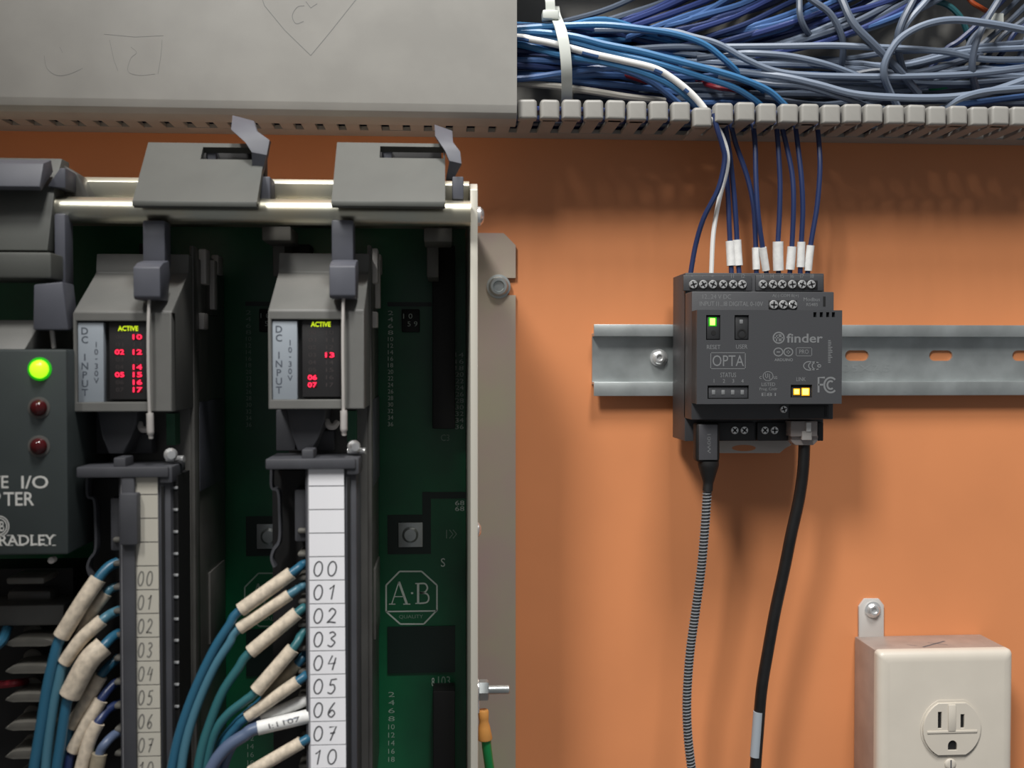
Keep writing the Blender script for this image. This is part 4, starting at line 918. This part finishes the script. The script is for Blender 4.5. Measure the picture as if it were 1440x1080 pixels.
# ------------------------------------------------------------------ adapter module and latch at the far left
ad = thing('adapter_module', 'dark grey communication adapter with a glowing green lamp at far left', 'module', U(-5, 780, 100))
DA = 130.0
ax0, ax1, au0, au1 = UX(-113, DA, 640), UX(95, DA, 640), UU(781, DA, 0), UU(491, DA, 0)
bm = B(); bx(bm, ax0, ax1, au0, au1, 60, DA, 1.0); obj('front_panel', bm, 'adapter_grey', ad)
bm = B(); prism_x(bm, [(DA - 2, au1), (112, UU(450, 112, 20)), (70, UU(450, 112, 20)), (70, au1)], ax0, UX(44, 122, 470), 0.5); obj('sloped_top', bm, 'module_grey', ad)
for (x, y, mt, rr) in ((56, 519, 'lamp_green', 3.4), (55, 573.5, 'lamp_red', 3.1), (55, 627.5, 'lamp_red', 3.1)):
    c = U(x, y, DA); bm = B(); lathe(bm, c, (0, 0, 1), [(-1, rr + 0.9), (0.25, rr + 0.9), (0.4, rr + 0.2)], 24); rg = obj('lamp_ring', bm, 'case_grey' if mt == 'lamp_red' else 'led_green_rim', ad)
    bm = B(); lathe(bm, c, (0, 0, 1), [(0.2, rr), (1.2, rr * 0.95), (2.4, rr * 0.7), (3.0, rr * 0.35), (3.1, 0)], 24); obj('lamp_lens', bm, mt, rg)
ptext('REMOTE', -78, 669, 12, 687, DA, 'white_print', ad, bold=0.1); ptext('I/O', 30, 669, 68, 687, DA, 'white_print', ad, bold=0.1)
ptext('ADAP', -58, 692, 1, 711, DA, 'white_print', ad, bold=0.1); ptext('TER', 5, 692, 48, 711, DA, 'white_print', ad, bold=0.1)
pr([circ(-2, 740, 14.5, 14.5, 24), circ(-2, 740, 11.5, 11.5, 24)], 0.35, 'white_print', 'printed_logo', DA, ad); ptext('AB', -10, 733, 6, 747, DA, 'white_print', ad)
ptext('ALLEN-BRADLEY', -87, 752.5, 77.5, 767, DA, 'white_print', ad, bold=0.12)
bm = B()
def q2(a, b): return U(a, b, DA)[:2]
for x in (1, 12, 16, 27, 31, 45, 56, 65, 76):
    for y in (752.8, 766.8): ribbon(bm, [q2(x - 2.5, y), q2(x + 2.5, y)], 0.3, DA + 0.07)
obj('lettering', bm, 'white_print', ad)
bm = B(); lathe(bm, U(76, 786, 124), (0, 0, 1), [(0, 1.2), (3, 1.2)], 10); obj('bottom_pin', bm, 'clip_grey', ad)
al = thing('adapter_latch', 'grey closed latch bar with bluish lever above the adapter', 'latch', U(0, 390, 100))
bm = B(); prism_x(bm, [(116, UU(352, 116, 20)), (108, UU(262, 108, 20)), (100, UU(222, 100, 20)), (92, UU(222, 100, 20)), (92, UU(352, 116, 20))], ax0, UX(72, 112, 310), 0.5); obj('latch_plate', bm, 'flap_grey', al)
bm = B(); pb(bm, -113, 354, 72, 391, 124, 100, 1.0); obj('latch_bar', bm, 'flap_grey', al)
bm = B(); prism_x(bm, [(118, UU(268, 118, 20)), (120, UU(262, 120, 20)), (116, UU(229, 116, 20)), (108, UU(224, 108, 20)), (106, UU(240, 108, 20))], ax0, UX(60, 117, 250), 0.5); obj('release_lever', bm, 'latch_grey', al)
bm = B(); prism_d(bm, [U(a, b, 110)[:2] for a, b in ((66, 262), (84, 236), (92, 236), (92, 265))], 98, 110, 0.5); obj('lever_side', bm, 'latch_grey', al)
bm = B(); prism_d(bm, [U(a, b, 98)[:2] for a, b in ((86, 230), (108, 244), (126, 278), (90, 278))], 86, 98, 0.5); obj('end_bracket', bm, 'case_grey', al)
bm = B(); pb(bm, 76, 300, 92, 408, 112, 103, 0.8); obj('latch_arm', bm, 'latch_grey', al)
bm = B(); prism_d(bm, [U(a, b, 124)[:2] for a, b in ((47, 400), (88, 396), (96, 464), (46, 464))], 112, 124, 0.7); obj('latch_catch', bm, 'latch_grey', al)
bm = B(); tube(bm, [U(73, 464, 118), U(76, 490, 118)], 0.9, 8); obj('pull_rod', bm, 'clip_grey', al)
# terminal block under the adapter
tb = thing('terminal_block', 'grey barrier terminal block with screw heads below the adapter', 'terminal block', U(30, 1080, 90))
bm = B(); pb(bm, -110, 800, 104, 1150, 92, 70); obj('block_body', bm, 'black', tb)
bm = B(); pb(bm, -100, 852, 90, 881, 110, 92, 0.8); obj('block_cap', bm, 'case_grey', tb)
bm = B(); pb(bm, 8, 830, 72, 852, 100, 88, 2.0); obj('cap_recess', bm, 'case_grey', tb)
bm = B(); pb(bm, 8, 812, 62, 822, 116, 100, 1.0); obj('barrier_fin', bm, 'fin_grey', tb)
for y in (904, 942, 982, 1022, 1062, 1102):
    bm = B()
    sh = sm2([(6, y + 3), (14, y - 3), (30, y - 6), (70, y - 5), (72, y + 4), (30, y + 5), (10, y + 6)], 4)
    prism_d(bm, [U(a, b, 114)[:2] for a, b in sh[:-1]], 96, 114, 0.4); obj('barrier_fin', bm, 'fin_grey', tb)
for y in (888, 924, 964, 1003, 1043):
    bm = B(); lathe(bm, U(49, y, 98), (0, 0, 1), [(0, 3.8), (2, 3.8), (2.6, 3.0), (2.6, 0)], 16); bx(bm, U(49, y, 98)[0] - 2.6, U(49, y, 98)[0] + 2.6, U(49, y, 98)[1] - 0.35, U(49, y, 98)[1] + 0.35, 100.6, 100.7); obj('terminal_screw', bm, 'fin_grey', tb)
wire('terminal_wire', [(-40, 915, 112), (-14, 912, 116), (2, 902, 116), (10, 884, 108), (14, 874, 98)], 1.9, 'wire_teal', 'dark blue wire end entering the terminal block at the left edge', 'wires of the terminal block')
wire('terminal_wire', [(-20, 965, 104), (10, 962, 106), (26, 960, 106), (40, 958, 98)], 1.5, 'wire_red', 'dark red wire between the fins of the terminal block', 'wires of the terminal block')

# ------------------------------------------------------------------ field wires on the arms
def field(label, group, pre, sleeve, post, mw, ms, rw=1.75, rs=2.7, dd=(114, 122, 128)):
    """pre: points terminal to sleeve; sleeve: two or three points; post: points below the sleeve (photo px)"""
    allp = pre + sleeve + post; n = len(allp)
    t = thing('field_wire', label, 'wire', U(*sleeve[0], dd[1]), group)
    def D(i):
        f = i / (n - 1); return dd[0] + (dd[1] - dd[0]) * min(1, f * 3) if f < 0.34 else dd[1] + (dd[2] - dd[1]) * (f - 0.34) / 0.66
    P3 = [U(p[0], p[1], D(i)) for i, p in enumerate(allp)]
    bm = B(); tube(bm, P3, rw, 10, 7); obj('insulation', bm, mw, t)
    a, b = len(pre), len(pre) + len(sleeve)
    S = P3[a:b]
    if len(S) == 2: S = [S[0], (Vector(S[0]) + Vector(S[1])) / 2, S[1]]
    bm = B(); tube(bm, S, rs, 12, 5); obj('marker_sleeve', bm, ms, t)
g = 'wires on the white-labelled arm'
def sleeve_print(o_px, s, d, rot, w):
    c = U(*o_px, d); text(s, c[0], c[1], d, w, 2.0, 'ink', [o for o in COL.objects if o.name.startswith('marker_sleeve')][-1], rot=rot)
field('teal wire with cream sleeve at the cell marked 00 on the white strip', g, [(438, 786), (424, 795)], [(410, 806), (338, 858)], [(322, 880), (300, 915), (272, 975), (250, 1040), (236, 1110)], 'wire_teal', 'sleeve_cream')
field('pale teal wire with cream sleeve at the cell marked 01', g, [(438, 818), (422, 826)], [(407, 836), (336, 884)], [(322, 905), (300, 940), (276, 995), (260, 1050), (250, 1120)], 'wire_teal_pale', 'sleeve_cream', rs=2.4)
field('green-teal wire with thick cream sleeve at the cell marked 02', g, [(438, 850), (428, 854)], [(418, 862), (352, 917)], [(335, 940), (312, 975), (294, 1020), (282, 1060), (274, 1110)], 'wire_green_teal', 'sleeve_cream')
field('green-teal wire with cream sleeve at the cell marked 03', g, [(438, 880), (424, 892)], [(412, 912), (360, 972)], [(345, 985), (320, 1005), (302, 1030), (290, 1070), (282, 1120)], 'wire_green_teal', 'sleeve_cream', dd=(114, 124, 126))
field('dark teal wire with narrow half-hidden sleeve at the cell marked 04', g, [(438, 912), (428, 922)], [(418, 934), (372, 982)], [(352, 1000), (330, 1020), (310, 1050), (298, 1110)], 'wire_teal', 'sleeve_grey', rs=2.2, dd=(112, 117, 118))
field('teal wire with cream sleeve at the cell marked 05', g, [(438, 946), (430, 949)], [(419, 958), (347, 1008)], [(332, 1022), (316, 1042), (304, 1075), (298, 1120)], 'wire_teal', 'sleeve_cream', rs=2.4, dd=(114, 123, 122))
field('wire with printed grey-white sleeve at the cell marked 06', g, [(444, 978)], [(434, 982), (368, 1011)], [(350, 1024), (330, 1044), (316, 1075), (308, 1120)], 'wire_steel', 'sleeve_white', rs=2.4, dd=(114, 119, 120))
field('steel-blue wire with clean white sleeve at the cell marked 07', g, [(446, 1004)], [(434, 1007), (362, 1024)], [(344, 1034), (318, 1052), (296, 1082), (284, 1120)], 'wire_steel', 'sleeve_white', rs=2.7, rw=2.4, dd=(116, 124, 127)); sleeve_print((400, 1016), 'I:1107', 126.6, 0.23, 12)
field('wire with cream sleeve at the cell marked 10', g, [(440, 1036), (434, 1038)], [(424, 1044), (352, 1086)], [(340, 1096), (326, 1120)], 'wire_teal', 'sleeve_cream', rs=2.5)
g = 'wires on the beige-labelled arm'
field('teal wire with long cream sleeve, topmost on the beige-labelled arm', g, [(166, 790), (152, 798)], [(138, 814), (115, 848), (86, 895)], [(76, 925), (66, 970), (58, 1020), (48, 1080), (42, 1130)], 'wire_teal', 'sleeve_cream', rw=2.0, rs=3.1)
field('wire with thin cream sleeve, second from top on the beige-labelled arm', g, [(166, 824), (156, 828)], [(150, 834), (128, 864), (108, 905)], [(98, 950), (88, 1010), (80, 1060), (76, 1120)], 'wire_teal_pale', 'sleeve_cream', rs=2.2, dd=(112, 116, 116))
field('pale teal wire with cream sleeve, third from top on the beige-labelled arm', g, [(168, 858), (155, 864)], [(144, 872), (115, 898), (90, 932)], [(82, 960), (74, 1000), (66, 1060), (62, 1120)], 'wire_teal_pale', 'sleeve_cream', rw=1.9, rs=2.6, dd=(114, 122, 126))
field('wire with fattest cream sleeve on the beige-labelled arm', g, [(168, 890), (158, 896)], [(146, 908), (124, 930), (98, 978)], [(92, 1000), (86, 1040), (80, 1080), (76, 1120)], 'wire_teal', 'sleeve_cream', rw=1.9, rs=4.0, dd=(114, 124, 127))
field('wire with dull cream sleeve below the fattest sleeve', g, [(168, 924), (156, 934)], [(142, 950), (122, 985), (100, 1022)], [(95, 1040), (90, 1070), (86, 1120)], 'wire_teal', 'sleeve_cream', rs=2.6, dd=(112, 118, 120))
field('navy-ended wire with cream sleeve, sixth from top on the beige-labelled arm', g, [(170, 956), (156, 966)], [(142, 984), (124, 1015), (102, 1056)], [(97, 1070), (94, 1090), (92, 1130)], 'wire_navy', 'sleeve_cream', rs=2.6, dd=(112, 120, 122))
field('navy-ended wire with pale sleeve, seventh from top on the beige-labelled arm', g, [(170, 988), (152, 998)], [(138, 1016), (126, 1040), (112, 1090)], [(108, 1110), (106, 1130)], 'wire_navy', 'sleeve_cream', rs=2.6, dd=(112, 121, 124))
field('slate wire with olive-grey sleeve lowest on the beige-labelled arm', g, [(172, 1028), (160, 1034), (148, 1046)], [(140, 1060), (132, 1100)], [(130, 1115), (128, 1135)], 'wire_steel', 'sleeve_grey', rs=2.8, dd=(114, 122, 124))
flush_text()
